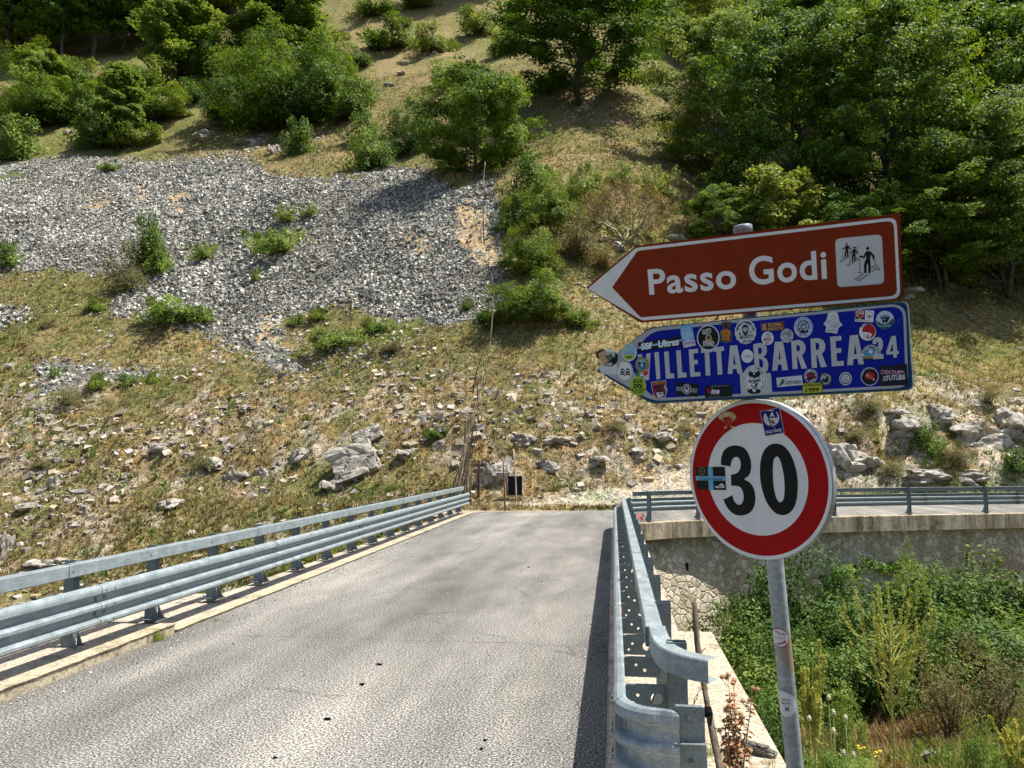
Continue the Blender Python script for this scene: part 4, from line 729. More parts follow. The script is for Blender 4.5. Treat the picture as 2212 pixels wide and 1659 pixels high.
for k in range(4): f.line(z, [(1480+k*8, 480+k*14), (1520+k*4, 484+k*12), (1550, 480+k*8)], 4, (.35, .35, .36))
f.line(z, [(1575, 470), (1560, 500), (1568, 535)], 6, CK); f.arc(z, 'LE AQUILE', 1552, 454, 92, 98, 215, 300, 20, CK); f.build('sticker', vb)
f = stk(); dome = lambda rx, ry: [(1598-rx*math.cos(a), 752-ry*math.sin(a)) for a in np.linspace(0, math.pi, 24)]
f.poly(z.P(dome(130, 142)+[(1728, 798), (1466, 796)]), (.05, .05, .08)); f.poly(z.P(dome(124, 135)+[(1721, 792), (1473, 790)]), WH); f.poly(z.P(dome(88, 92)), CK); f.poly(z.P(dome(82, 86)), (.05, .30, .55)); f.ell(z, 1592, 698, 24, 26, (.72, .72, .72)); f.ell(z, 1582, 690, 4, 4, CK); f.poly(z.P([(1470, 755), (1726, 758), (1724, 792), (1470, 790)]), (.05, .04, .03)); f.poly(z.P([(1474, 759), (1722, 762), (1720, 788), (1474, 786)]), (.62, .36, .08)); f.text(z, "DISCHI ALL'ITALIANA", 1598, 774, 232, 20, CK, .01, .03); f.arc(z, 'SENTIMENTO', 1598, 752, 106, 112, 192, 348, 32, (.04, .06, .16)); f.build('sticker', vb)
f = stk(); f.poly(z.P([(407, 1030), (728, 997), (741, 1118), (420, 1147)]), (.66, .66, .65)); f.poly(z.P(smooth_pts([(432, 1140), (465, 1075), (475, 1050), (502, 1046), (512, 1070), (500, 1100), (470, 1120)], 3)), (.10, .13, .11)); f.text(z, 'ettirosso', 622, 1080, 205, 58, (.10, .13, .12), -.09, .02); f.text(z, 'il', 530, 1042, 14, 24, (.15, .17, .16)); f.build('sticker', vb)
f = stk(); f.ell(z, 840, 1006, 83, 87, WH); f.ell(z, 840, 1006, 78, 82, (.015, .02, .06)); f.arc(z, 'MOTOCICLETTA TEAM * ', 840, 1006, 61, 64, 150, 510, 24, WH, bold=.03); f.ell(z, 840, 1006, 44, 46, (.03, .01, .02)); f.text(z, 'M', 840, 1006, 58, 54, (.50, .015, .05), -.05, .06); f.text(z, 'M', 840, 1008, 30, 22, (.05, .01, .03), -.05, .01); f.build('sticker', vb)
f = stk(); f.poly(z.P([(730, 1097), (984, 1082), (988, 1216), (736, 1230)]), (.05, .05, .02)); f.poly(z.P([(736, 1102), (978, 1087), (982, 1211), (742, 1224)]), (.52, .48, .02)); f.line(z, [(738, 1140), (980, 1126)], 4, (.08, .08, .02)); f.text(z, 'OLD MOUNTAINS', 856, 1116, 218, 30, (.03, .03, .02), -.06, .03); f.text(z, '1999', 862, 1180, 168, 56, (.03, .03, .02), -.06, .04); f.build('sticker', vb)
f = stk(); f.ell(z, 1028, 1050, 76, 82, (.04, .07, .07)); f.ell(z, 1026, 1044, 64, 68, (.45, .44, .43)); f.poly(z.P(smooth_pts([(970, 1085), (985, 1040), (1020, 1045), (1040, 1005), (1065, 1025), (1060, 1080), (1030, 1095), (1000, 1075)], 3)), (.03, .03, .03)); f.ell(z, 988, 1080, 20, 20, (.02, .02, .02), .5); f.line(z, [(1000, 1000), (1040, 990)], 12, (.1, .1, .1)); f.build('sticker', vb)
f = stk(); f.ell(z, 1277, 1040, 78, 83, (.66, .66, .65)); f.ell(z, 1277, 1040, 67, 71, (.03, .12, .14)); f.ell(z, 1277, 1040, 50, 54, (.64, .64, .62)); f.text(z, 'GAS', 1278, 1014, 42, 18, (.1, .1, .1)); f.text(z, 'WATCH', 1278, 1042, 64, 20, (.15, .15, .15)); f.text(z, 'SPEED', 1280, 1068, 56, 18, (.1, .1, .1)); f.arc(z, 'ABRUZZO MOLISE LAZIO', 1277, 1040, 58, 62, 180, 540, 11, (.5, .55, .55)); f.build('sticker', vb)
f = stk(); f.ell(z, 1580, 1013, 111, 114, WH); f.ell(z, 1580, 1013, 104, 107, CK); rs2 = random.Random(5); f.poly(z.P([(1578+(26+rs2.random()*50)*math.cos(i*.3), 1012+(22+rs2.random()*46)*math.sin(i*.3)) for i in range(21)]), (.42, .02, .01)); f.poly(z.P([(1528, 985), (1560, 972), (1578, 1005), (1545, 1022)]), (.62, .3, .26)); f.line(z, [(1565, 1015), (1630, 1052)], 13, (.62, .2, .14)); f.ell(z, 1632, 1052, 15, 15, (.66, .3, .24), .5); f.arc(z, 'OFFICINA DEL POSTO', 1580, 1013, 93, 96, 185, 290, 13, (.35, .35, .35)); f.build('sticker', vb)
f = stk(); f.poly(z.P([(1698, 880), (2048, 855), (2062, 1118), (1705, 1133)]), (.014, .016, .015)); f.text(z, 'DEATH', 1830, 960, 222, 54, (.52, .25, .34), .04, .04, .1); f.poly(z.P([(1935, 935), (2010, 945), (2015, 962), (1940, 975)]), (.52, .30, .38)); f.text(z, 'IS', 1770, 1022, 38, 30, (.62, .58, .60), 0, .04, .1); f.text(z, 'THE', 1765, 1058, 56, 24, (.62, .58, .60), -.12, .04, .1); f.text(z, 'FUTURE', 1908, 1025, 238, 66, (.62, .58, .60), -.07, .04, .15); f.poly(z.P([(1940, 1050), (2025, 1025), (2030, 1035), (1945, 1060)]), (.62, .58, .60)); f.build('sticker', vb)
# --- speed limit sign
ths = np.linspace(0, 2*math.pi, 96, endpoint=False); circ = lambda r: [(r*math.cos(t), r*math.sin(t)) for t in ths]
mb = MB(); V = []; prof = [(0, 0), (.296, 0), (.3, -.003), (.3, -.026), (.290, -.030), (.286, -.027), (.284, -.008), (0, -.006)]
for r, h in prof[1:-1]: V += [LMP.w(r*math.cos(t), r*math.sin(t), h) for t in ths]
k = 6; mb.add(V, [(i*96+j, i*96+(j+1) % 96, (i+1)*96+(j+1) % 96, (i+1)*96+j) for i in range(k-1) for j in range(96)]); mb.add(V[:96], [tuple(range(96))]); mb.add(V[-96:], [tuple(reversed(range(96)))])
lm = mb.build('speed_limit_sign', M_ALU, sign); lm.location = SI
f = Face(LMP, .0004); f.poly(circ(.2965), (.78, .78, .75)); f.poly(circ(.284), (.38, .002, .003)); f.poly(circ(.2095), (.76, .76, .73)); f.build('sign_face', lm)
f = Face(LMP, .0014)
three = [(388, 688), (392, 610), (425, 540), (485, 508), (545, 505), (610, 530), (655, 600), (673, 680), (668, 745), (648, 790), (607, 822), (655, 850), (695, 905), (711, 985), (707, 1055), (683, 1112), (640, 1150), (575, 1164), (510, 1150), (455, 1100), (422, 1042), (407, 995)]
t2 = [(497, 972), (508, 1018), (532, 1052), (560, 1063), (585, 1050), (600, 1008), (598, 955), (582, 912), (552, 888), (487, 882)]; t3 = [(482, 778), (520, 772), (553, 750), (571, 710), (573, 665), (562, 632), (540, 612), (512, 618), (490, 648), (476, 705)]
def osm(P, n=3): q = smooth_pts([P[0]]+P+[P[-1]], n); return q[n:-(n)-1+1][:len(q)-2*n]
f.poly(ZC.P(osm(three)+osm(t2)+osm(t3)), CK)
f.poly(ZC.P(smooth_pts([(910, 487), (965, 500), (1020, 550), (1060, 620), (1090, 710), (1108, 800), (1112, 900), (1105, 990), (1085, 1070), (1050, 1125), (1005, 1155), (960, 1160), (910, 1145), (865, 1105), (820, 1040), (785, 950), (762, 850), (755, 760), (760, 660), (785, 570), (825, 515), (870, 490)], 3)), CK, [ZC.P(smooth_pts([(912, 608), (935, 622), (955, 670), (972, 740), (984, 820), (988, 900), (985, 970), (975, 1015), (955, 1037), (935, 1035), (915, 1010), (895, 950), (882, 870), (877, 780), (878, 700), (888, 635)], 3))])
f.build('numerals', lm)
f = Face(LMP, .0022); z = ZC; f.poly(z.P([(755, 180), (942, 145), (988, 385), (805, 418)]), (.60, .45, .50)); f.poly(z.P([(760, 184), (937, 150), (982, 381), (809, 413)]), (.01, .01, .17)); f.ell(z, 865, 245, 74, 76, (.62, .62, .60)); f.poly(z.P([(800, 185), (905, 175), (928, 240), (835, 248)]), (.01, .01, .15)); f.text(z, 'A', 872, 212, 46, 48, (.7, .7, .7), -.08, .05); f.line(z, [(835, 250), (862, 305), (830, 360)], 10, (.02, .02, .03)); f.line(z, [(862, 305), (902, 345)], 9, (.25, .25, .3)); f.line(z, [(850, 265), (890, 300), (880, 270)], 12, (.05, .05, .05)); f.text(z, 'OLD FANS', 886, 368, 150, 28, (.66, .66, .68), -.16, .03); f.build('sticker', lm)
f = Face(LMP, .0022); f.poly(z.P([(150, 706), (425, 705), (437, 925), (160, 918)]), CK); f.poly(z.P([(265, 705), (310, 705), (320, 924), (275, 922)]), (.16, .42, .60)); f.poly(z.P([(152, 790), (431, 795), (433, 836), (155, 832)]), (.16, .42, .60)); f.text(z, 'SS Lazio Caserta', 292, 815, 215, 30, (.01, .02, .05), .01, .01, .4); f.ell(z, 210, 745, 32, 36, (.30, .25, .10), .86); f.line(z, [(185, 745), (235, 745)], 4, (.3, .25, .1)); f.line(z, [(210, 718), (210, 772)], 4, (.3, .25, .1)); f.poly(z.P(smooth_pts([(332, 890), (360, 885), (392, 862), (412, 870), (423, 900), (400, 905), (345, 903)], 3)), (.62, .62, .60))
for k in range(3): f.line(z, [(368+k*10, 882), (378+k*10, 898)], 4, CK)
f.build('sticker', lm)
f = Face(LMP, .0022); f.poly(z.P(smooth_pts([(365, 240), (385, 195), (440, 182), (500, 192), (535, 235), (520, 262), (500, 235), (440, 222), (395, 262)], 3)), (.42, .30, .12)); f.arc(z, "PO'RCA", 450, 265, 66, 52, 195, 345, 42, (.62, .55, .32), bold=.03); f.poly(z.P(smooth_pts([(420, 262), (450, 242), (488, 250), (497, 290), (470, 318), (440, 312), (420, 290)], 3)), (.42, .03, .015)); f.line(z, [(420, 280), (400, 262)], 7, (.5, .4, .2)); f.line(z, [(495, 280), (512, 262)], 7, (.5, .4, .2)); f.line(z, [(445, 312), (440, 332)], 7, (.4, .3, .12)); f.line(z, [(478, 312), (490, 328)], 7, (.4, .3, .12)); f.ell(z, 432, 336, 14, 9, (.6, .5, .28)); f.ell(z, 500, 330, 14, 9, (.6, .5, .28)); f.build('sticker', lm)
# --- two stickers bent round the pole
def pole_sticker(u, v, rad, ang, paints, txts):
    tt = min(np.linspace(0, L0, 600), key=lambda t: abs(proj(*(pt+dirp*t))[1]-v)); c = Vector(pt+dirp*tt); ax = Vector(-dirp).normalized(); toc = (Vector(CAM)-c); toc = (toc-ax*toc.dot(ax)).normalized(); sx = ax.cross(toc).normalized()
    mb = MB(); mats = []
    def W(a, b, h): th = ang+a/.0318; return c+(toc*math.cos(th)+sx*math.sin(th))*(.0318+h)+ax*b
    h = .0006
    for r, col, hole in paints:
        h += .0002; mats.append(paint(col)); n = 36; V = [W(r*k/6*math.cos(t), r*k/6*math.sin(t), h) for k in range(0, 7) for t in np.linspace(0, 2*math.pi, n, endpoint=False)]
        mb.add(V, [(k*n+j, k*n+(j+1) % n, (k+1)*n+(j+1) % n, (k+1)*n+j) for k in range(6) for j in range(n)], len(mats)-1)
    for s, cx, cy, wd, ht, col, rot in txts:
        Vt, Fc = text_mesh(s, .03, .2); h += .0002; m_ = paint(col); mats.append(m_); q = []
        for a, b in Vt: X, Y = a*wd/2, b*ht/2; q.append(W(cx+X*math.cos(rot)-Y*math.sin(rot), cy+X*math.sin(rot)+Y*math.cos(rot), h))
        mb.add(q, Fc, len(mats)-1)
    mb.build('sticker', mats, pole)
pole_sticker(1681, 1373, .023, -.36, [(.038, (.35, .03, .05), 0), (.034, (.66, .66, .64), 0)], [('Punta Sul', .006, .018, .040, .009, (.3, .03, .05), -.3), ('Cammello', .006, -.018, .040, .010, (.3, .03, .05), .35), ('-----', 0.004, .0, .05, .002, (.1, .1, .1), .05)])
pole_sticker(1691, 1514, .030, -.62, [(.049, (.70, .70, .69), 0), (.044, (.42, .43, .43), 0), (.0425, (.68, .68, .67), 0)], [('OFFTO', .010, .017, .035, .011, (.15, .15, .15), 0), ('PRITTI', .010, .002, .038, .011, (.15, .15, .15), 0), ('M', .012, -.017, .018, .018, (.15, .15, .15), .2)])
# ================================================================== STONES, GRASS
def rand_rot(n, r):
    q = r.normal(size=(n, 4)); q /= np.linalg.norm(q, axis=1)[:, None]; w_, x, y, z = q.T
    return np.stack([1-2*(y*y+z*z), 2*(x*y-z*w_), 2*(x*z+y*w_), 2*(x*y+z*w_), 1-2*(x*x+z*z), 2*(y*z-x*w_), 2*(x*z-y*w_), 2*(y*z+x*w_), 1-2*(x*x+y*y)], 1).reshape(n, 3, 3)
def stone_mesh(name, x, y, size, tint, flat=.6, sink=.15, seed=1, mat=None, lay=0., align=None):
    r = np.random.default_rng(seed); n = len(x); z = ground(x, y)
    base = np.array([(a, b, c) for a in (-1, 1) for b in (-1, 1) for c in (-1, 1)], float)*.5
    V = base[None]*(1+r.uniform(-.42, .25, (n, 8, 3))); V = V*np.stack([np.ones(n)*1., r.uniform(.55, .95, n), r.uniform(.35, .75, n)*flat/.6], 1)[:, None]
    R = rand_rot(n, r)
    if lay:                                                          # mostly lying flat on the slope
        a = r.uniform(0, 6.28, n) if align is None else r.normal(.15, align, n); Z = np.zeros(n); O = np.ones(n); Rz = np.stack([np.cos(a), -np.sin(a), Z, np.sin(a), np.cos(a), Z, Z, Z, O], 1).reshape(n, 3, 3)
        t = r.normal(.45, .25 if align is None else .45, n); Rx = np.stack([O, Z, Z, Z, np.cos(t), -np.sin(t), Z, np.sin(t), np.cos(t)], 1).reshape(n, 3, 3); k = r.uniform(size=n) < lay
        R[k] = (Rx @ Rz)[k]
    V = np.einsum('nij,nkj->nki', R, V)*size[:, None, None]+np.stack([x, y, z+size*(.25-sink)], 1)[:, None]
    Fb = np.array([(0, 1, 3, 2), (4, 6, 7, 5), (0, 4, 5, 1), (2, 3, 7, 6), (0, 2, 6, 4), (1, 5, 7, 3)])
    Fc = (Fb[None]+(np.arange(n)*8)[:, None, None]).reshape(-1, 4)
    return np_mesh(name, V.reshape(-1, 3), Fc, mat or M_STONE, np.repeat(tint, 8, 0))
def in_any(u, v, polys):
    k = np.zeros(u.shape, bool)
    for P in polys: k |= inpoly(u, v, P)
    return k
def jit(x, y, u, v): return u+(fbm(x*1.4, y*1.4, 40, 3)-.5)*50, v+(fbm(x*1.4, y*1.4, 50, 3)-.5)*34
# scree
n = 290000; x = rng.uniform(-84, 2, n); y = rng.uniform(38, 94, n); z = ground(x, y); u, v, f = proj(x, y, z); u2, v2 = jit(x, y, u, v); jj = rng.normal(0, 1, (2, n))*np.where(rng.uniform(size=n) < .25, 16, 4); u2 = u2+jj[0]; v2 = v2+jj[1]*.7
k = in_any(u2, v2, SCREE) & ~in_any(u2, v2, GREENP) & (~in_any(u2, v2, TAN) | (rng.uniform(size=n) < .10)) & (u > -260) & ((v < 735) | (rng.uniform(size=n) < .3))
x, y = x[k], y[k]; n = len(x); g = (.11+.50*rng.uniform(size=n)**1.7)*(0.66+.68*fbm(x/2.5, y/2.5, 7, 3)); blu = fbm(x/4, y/4, 17, 3); warm = rng.uniform(0, .10, n)
tint = np.stack([g*(1+warm), g*(1+warm*.5), g*(.95+0.05*(blu-.4)-warm)], 1); size = (.105+.23*rng.uniform(size=n)**3)*(.65+.8*fbm(x/5, y/5, 77, 3))
obj('scree', stone_mesh('scree', x, y, size, tint, .6, .12, 3), kind='stuff', label='grey limestone scree spilling down the left hillside', cat='scree')
def bank(x, y): d = y-np.interp(x, XF, YF); return (x > -5) & (x < 9) & (d > .8) & (d-(x+5)*.22 < 1.2)
# rubble scattered over the slope
n = 170000; x = rng.uniform(-50, 40, n); y = rng.uniform(12, 100, n); yf = np.interp(x, XF, YF); d = y-yf; z = ground(x, y); u, v, f = proj(x, y, z); u2, v2 = jit(x, y, u, v)
cl = fbm(x/3.2, y/3.2, 101, 4); cl2 = fbm(x/9, y/9, 111, 3); fan = np.exp(-((u-760)/240)**2-((v-790)/100)**2)*1.5+np.exp(-((u-560)/260)**2-((v-700)/60)**2)*.5+np.exp(-((u-250)/260)**2-((v-850)/90)**2)*.4+2.*np.exp(-((u-470)/120)**2-((v-275)/42)**2)+1.2*np.exp(-((u-840)/60)**2-((v-165)/30)**2)+.4*np.exp(-((u-1240)/100)**2-((v-640)/60)**2)+.5*np.exp(-((u-760)/130)**2-((v-1115)/40)**2)
dens = np.clip((cl-.45)*3, 0, 1)*(.16+.45*sst(-d, -10, -7.)*1.)*np.where(x > 4, np.where(d > 7, .05, .35), 1)+fan*np.clip((cl-.33)*3.2, 0, 1)
k = (rng.uniform(size=n) < dens*np.where(d < 12, .36, .8)) & ((d > .9) | ((x < -7.3) & (y > 9.5))) & (u > -250) & (u < 2450) & ~in_any(u2, v2, SCREE[:1]) & ~bank(x, y); x, y, v = x[k], y[k], v[k]; n = len(x)
g = rng.uniform(.24, .56, n); warm = rng.uniform(0, .36, n); tint = np.stack([g*(1+warm*.4), g*(1-.02), g*(1-warm*.8)], 1)
size = (.07+.26*rng.uniform(size=n)**3)*np.where(y < 30, .8, 1)*np.where(v < 330, 1.7, 1)
obj('rubble', stone_mesh('rubble', x, y, size, tint, .5, .18, 5, lay=.6), kind='stuff', label='pale limestone rubble strewn over the dry grass slope', cat='rubble')
# bedding ledges: long thin slabs poking out of the lower slope
n = 62000; x = rng.uniform(-46, 36, n); yf = np.interp(x, XF, YF); d = rng.uniform(-11, 11.5, n); y = yf+d; cl = fbm(x/4.5, y/3.0, 131, 4); k = (rng.uniform(size=n) < np.clip((cl-.42)*3.4, 0, 1)*np.where(d > 7, .2, .42)) & ((d > 1.1) | ((x < -7.4) & (y > 20))) & ~(bank(x, y) & (rng.uniform(size=n) < .85)); x, y = x[k], y[k]; n = len(x)
g = rng.uniform(.17, .48, n); warm = rng.uniform(.12, .50, n); tint = np.stack([g*(1+warm*.35), g*(1-.03), g*(1-warm*.75)], 1); size = .10+.46*rng.uniform(size=n)**5
obj('rock_ledges', stone_mesh('rock_ledges', x, y, size, tint, .50, .22, 6, mat=M_STONE, lay=.85, align=.5), kind='stuff', label='thin limestone bedding ledges breaking through the lower slope', cat='rock ledges')
# pebbles behind the left kerb
n = 2600; x = rng.uniform(-12, -7.0, n); y = rng.uniform(4, 15, n); g = rng.uniform(.25, .55, n); tint = np.stack([g*1.05, g, g*.92], 1)
obj('gravel', stone_mesh('gravel', x, y, rng.uniform(.04, .13, n), tint, .5, .1, 8), kind='stuff', label='loose grey gravel behind the left kerb', cat='gravel')
def tuft_mesh(name, x, y, h, wd, tint, blades=6, seed=2, spread=.5, z=None):
    r = np.random.default_rng(seed); n = len(x); z = ground(x, y) if z is None else z
    a = r.uniform(0, 6.28, (n, blades)); ln = r.uniform(.55, 1.15, (n, blades))*h[:, None]; lean = r.uniform(.1, 1., (n, blades))*spread
    bx = x[:, None]+np.cos(a)*h[:, None]*.35*r.uniform(size=(n, blades)); by = y[:, None]+np.sin(a)*h[:, None]*.35*r.uniform(size=(n, blades)); a2 = a+r.normal(0, .6, a.shape)
    tx, ty, tz = bx+np.cos(a2)*lean*ln, by+np.sin(a2)*lean*ln, z[:, None]+ln*np.sqrt(1-np.minimum(lean, .9)**2); px, py = -np.sin(a2+r.normal(0, .8, a.shape))*wd[:, None], np.cos(a2)*wd[:, None]
    B = np.broadcast_to(z[:, None]-.02, bx.shape)
    V = np.stack([np.stack([bx-px, by-py, B], -1), np.stack([bx+px, by+py, B], -1), np.stack([tx, ty, tz], -1)], 2)
    t = tint[:, None, None]*r.uniform(.75, 1.25, (n, blades, 1, 1)); t = np.broadcast_to(t, (n, blades, 3, 3))
    m = n*blades; return np_mesh(name, V.reshape(-1, 3), np.arange(m*3).reshape(m, 3), M_GRASS, np.clip(t.reshape(-1, 3), 0, 1))
def pick(k, a, b, c, r): return np.where(k[:, None] < .33, a, np.where(k[:, None] < .66, b, c))*r.uniform(.8, 1.2, (len(k), 1))
# hillside grass
n = 200000; x = rng.uniform(-64, 62, n); y = 30+90*rng.uniform(size=n)**1.5; yf = np.interp(x, XF, YF); d = y-yf; z = ground(x, y); u, v, f = proj(x, y, z); u2, v2 = jit(x, y, u, v)
gn = fbm(x/4, y/4, 140, 4); k = ((d > .02) | ((x < -7.4) & (y > 22))) & (u > -150) & (u < 2360) & (v > -60) & ~in_any(u2, v2, SCREE) & (rng.uniform(size=n) < np.where((d < 10) & (x < 12), .85, .85)*np.where((x < -7), 1, 1)); k &= ~(bank(x, y) & (rng.uniform(size=n) < .97)); k |= in_any(u2, v2, GREENP) & (rng.uniform(size=n) < .9)
x, y, d, gn, u, v = x[k], y[k], d[k], gn[k], u[k], v[k]; n = len(x); q = rng.uniform(size=n)*.5+sst(gn, .35, .65)*.55
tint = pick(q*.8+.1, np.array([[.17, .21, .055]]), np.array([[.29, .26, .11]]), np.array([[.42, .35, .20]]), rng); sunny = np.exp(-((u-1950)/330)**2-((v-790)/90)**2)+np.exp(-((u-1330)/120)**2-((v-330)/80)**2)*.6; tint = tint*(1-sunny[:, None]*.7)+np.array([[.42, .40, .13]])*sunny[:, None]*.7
low = np.clip((11-d)/5, 0, 1)*(x < 14)*.75; lt = pick(rng.uniform(size=n), np.array([[.27, .20, .11]]), np.array([[.15, .105, .055]]), np.array([[.38, .32, .20]]), rng); tint = tint*(1-low[:, None])+lt*low[:, None]
brown = (fbm(x/1.6, y/1.6, 150, 3) > .59); tint[brown] *= np.array([[.55, .44, .42]]); tint *= (.55+.9*fbm(x/.9, y/.9, 151, 2))[:, None]
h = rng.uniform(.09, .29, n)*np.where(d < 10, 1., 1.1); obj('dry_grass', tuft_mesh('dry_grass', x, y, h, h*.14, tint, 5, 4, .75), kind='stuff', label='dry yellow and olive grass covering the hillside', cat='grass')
n = 26000; x = rng.uniform(-60, 60, n); y = 31+75*rng.uniform(size=n)**1.4; d = y-np.interp(x, XF, YF); u, v, f = proj(x, y, ground(x, y)); u2, v2 = jit(x, y, u, v); cl = fbm(x/2.2, y/2.2, 201, 4)
k = (d > 1) & ~bank(x, y) & (rng.uniform(size=n) < np.clip((cl-.47)*6, 0, 1)) & ~in_any(u2, v2, SCREE) & (v > -60); x, y, u, v = x[k], y[k], u[k], v[k]; n = len(x); q = fbm(x/5, y/5, 203, 3)+rng.normal(0, .12, n)
tint = pick(q, np.array([[.17, .24, .05]]), np.array([[.11, .17, .035]]), np.array([[.22, .19, .08]]), rng); h = rng.uniform(.22, .48, n); obj('tussock_grass', tuft_mesh('tussock_grass', x, y, h, h*.10, tint, 7, 14, .7), kind='stuff', label='darker green tussocks dotted through the dry grass', cat='grass')
# slope below the road on the right and on the left
n = 26000; xr = rng.uniform(1.3, 17, n); yr = rng.uniform(7.5, 27, n); yw = np.interp(xr, LX, LY); k = yr < yw-.4; xr, yr = xr[k], yr[k]; n = len(xr); gn = fbm(xr/1.6, yr/1.6, 160, 4); q = rng.uniform(size=n)*.45+sst(gn, .35, .62)*.6
tint = pick(q, np.array([[.28, .18, .10]]), np.array([[.30, .24, .11]]), np.array([[.16, .22, .05]]), rng); h = rng.uniform(.08, .30, n)
obj('ground_cover', tuft_mesh('ground_cover', xr, yr, h, h*.10, tint, 8, 9, .8), kind='stuff', label='low brown and green weeds on the bank below the stone wall', cat='weeds')
n = 9000; xl = rng.uniform(-24, -7.2, n); yl = rng.uniform(11, 36, n); q = rng.uniform(size=n)*.5+sst(fbm(xl/2, yl/2, 170, 3), .35, .65)*.5; tint = pick(q, np.array([[.28, .20, .10]]), np.array([[.22, .20, .07]]), np.array([[.10, .17, .03]]), rng); h = rng.uniform(.10, .34, n)
obj('ground_cover', tuft_mesh('ground_cover', xl, yl, h, h*.12, tint, 6, 10, .8), kind='stuff', label='scrubby grass in the dip behind the left guardrail', cat='weeds')
# ================================================================== FOLIAGE BUILDERS
def leaf_quads(C, Nn, size, asp, r, elong=None):
    n = len(C); t = r.normal(size=(n, 3)) if elong is None else elong+r.normal(size=(n, 3))*.45
    Nn = Nn/np.linalg.norm(Nn, axis=1)[:, None]; t = t-Nn*(t*Nn).sum(1)[:, None]; t /= np.linalg.norm(t, axis=1)[:, None]+1e-9; b = np.cross(Nn, t)
    s = size[:, None]; V = np.stack([C-t*s, C+b*s*asp-Nn*s*.12, C+t*s, C-b*s*asp-Nn*s*.12], 1); return V
def foliage(name, sprays, axes, rad, flat, per, lsz, asp, mat, seed, updir=.6, el=None):
    """sprays (n,3) centres, axes (n,3) outward directions: each becomes a flattened cloud of leaf-sized faces"""
    r = np.random.default_rng(seed); n = len(sprays); P = r.normal(size=(n, per, 3)); P /= np.linalg.norm(P, axis=2)[..., None]; P *= r.uniform(.2, 1, (n, per, 1))**.6
    P[..., 2] *= flat; P *= rad[:, None, None]; P[..., 2] -= .18*(P[..., 0]**2+P[..., 1]**2)/np.maximum(rad[:, None], .1)*1.2
    C = (sprays[:, None]+P).reshape(-1, 3); Nn = np.tile(np.array([0, 0, updir]), (n*per, 1))+np.repeat(axes, per, 0)*.5+r.normal(size=(n*per, 3))*.45
    e = None if el is None else np.repeat(axes, per, 0)*el+np.array([[0, 0, el*.6]])
    V = leaf_quads(C, Nn, r.uniform(.6, 1.3, n*per)*lsz, asp, r, e); m = n*per
    return np_mesh(name, V.reshape(-1, 3), np.arange(m*4).reshape(m, 4), mat)
def limbs(seed, h, clear, width, nl, lean=.55, multi=1, thick=.02):
    """trunk and limbs; returns mesh builder and tips with directions"""
    r = random.Random(seed); mb = MB(); tips = []
    for s in range(multi):
        a0 = r.uniform(0, 6.28); off_ = (multi > 1)*.035*h; base = Vector((math.cos(a0)*off_*.5, math.sin(a0)*off_*.5, -.15)); top = Vector((math.cos(a0)*off_*3*r.uniform(.5, 1.2), math.sin(a0)*off_*3, h*r.uniform(.82, .92)))
        pts = [base.lerp(top, t)+Vector((r.gauss(0, .012*h), r.gauss(0, .012*h), 0))*(t > 0) for t in (0, .15, .3, .45, .6, .75, .9, 1)]; rr = [thick*h*(1-.88*t)/(multi**.4) for t in (0, .15, .3, .45, .6, .75, .9, 1)]; rr[0] *= 1.4; mb.tube(pts, rr, 8)
        for i in range(nl//multi):
            t = clear+(1-clear)*(i+.5)/(nl//multi)*.95; p = pts[0].lerp(pts[-1], t); k = min(int(t/.15), 6); p = pts[k].lerp(pts[k+1], min(max((t-.15*k)/.15, 0), 1)) if k < 6 else p
            a = i*2.4+r.uniform(-.5, .5); prof = math.sin(math.pi*min(1, max(.0, (t-clear)/(1-clear)*.80+.20)))**.75; ln = width/2*prof*r.uniform(.72, 1.12); el_ = lean*r.uniform(.3, 1.2)*(1.-.2*(t < .4)); d = Vector((math.cos(a), math.sin(a), el_)).normalized(); q = [p, p+d*ln*.5+Vector((0, 0, -.02*h*r.random())), p+d*ln+Vector((0, 0, .03*h*r.uniform(-1, 1)))]
            mb.tube(q, [thick*h*.32*(1-t*.6), thick*h*.18, thick*h*.05], 5, cap=False)
            for j in range(4):
                s_ = r.uniform(.35, 1); b = q[0].lerp(q[1], s_*2) if s_ < .5 else q[1].lerp(q[2], s_*2-1); d2 = (d+Vector((r.gauss(0, .6), r.gauss(0, .6), r.gauss(.1, .35)))).normalized(); e = b+d2*ln*r.uniform(.18, .42); mb.tube([b, e], [thick*h*.09, thick*h*.03], 4, cap=False); tips.append((e, d2)); tips.append((b.lerp(e, .5), d2))
            tips.append((q[2], d))
        tips.append((pts[-1], Vector((0, 0, 1))))
    return mb, tips
def tree_proto(seed, h, width, clear, nl, lsz, per, mat, lean=.5, multi=1, flat=.35, rad=.12, asp=.55, bark=None, thick=.018):
    mb, tips = limbs(seed, h, clear, width, nl, lean, multi, thick); t = mb; me = bpy.data.meshes.new('trunk'); me.from_pydata(t.v, [], t.f); me.materials.append(bark or M_BARK); me.polygons.foreach_set('use_smooth', [True]*len(t.f))
    r = np.random.default_rng(seed); S = np.array([p for p, d in tips]); A = np.array([d for p, d in tips]); R_ = r.uniform(.6, 1.3, len(S))*rad*width
    return me, foliage('crown', S, A, R_, flat, per, lsz, asp, mat, seed), h, width
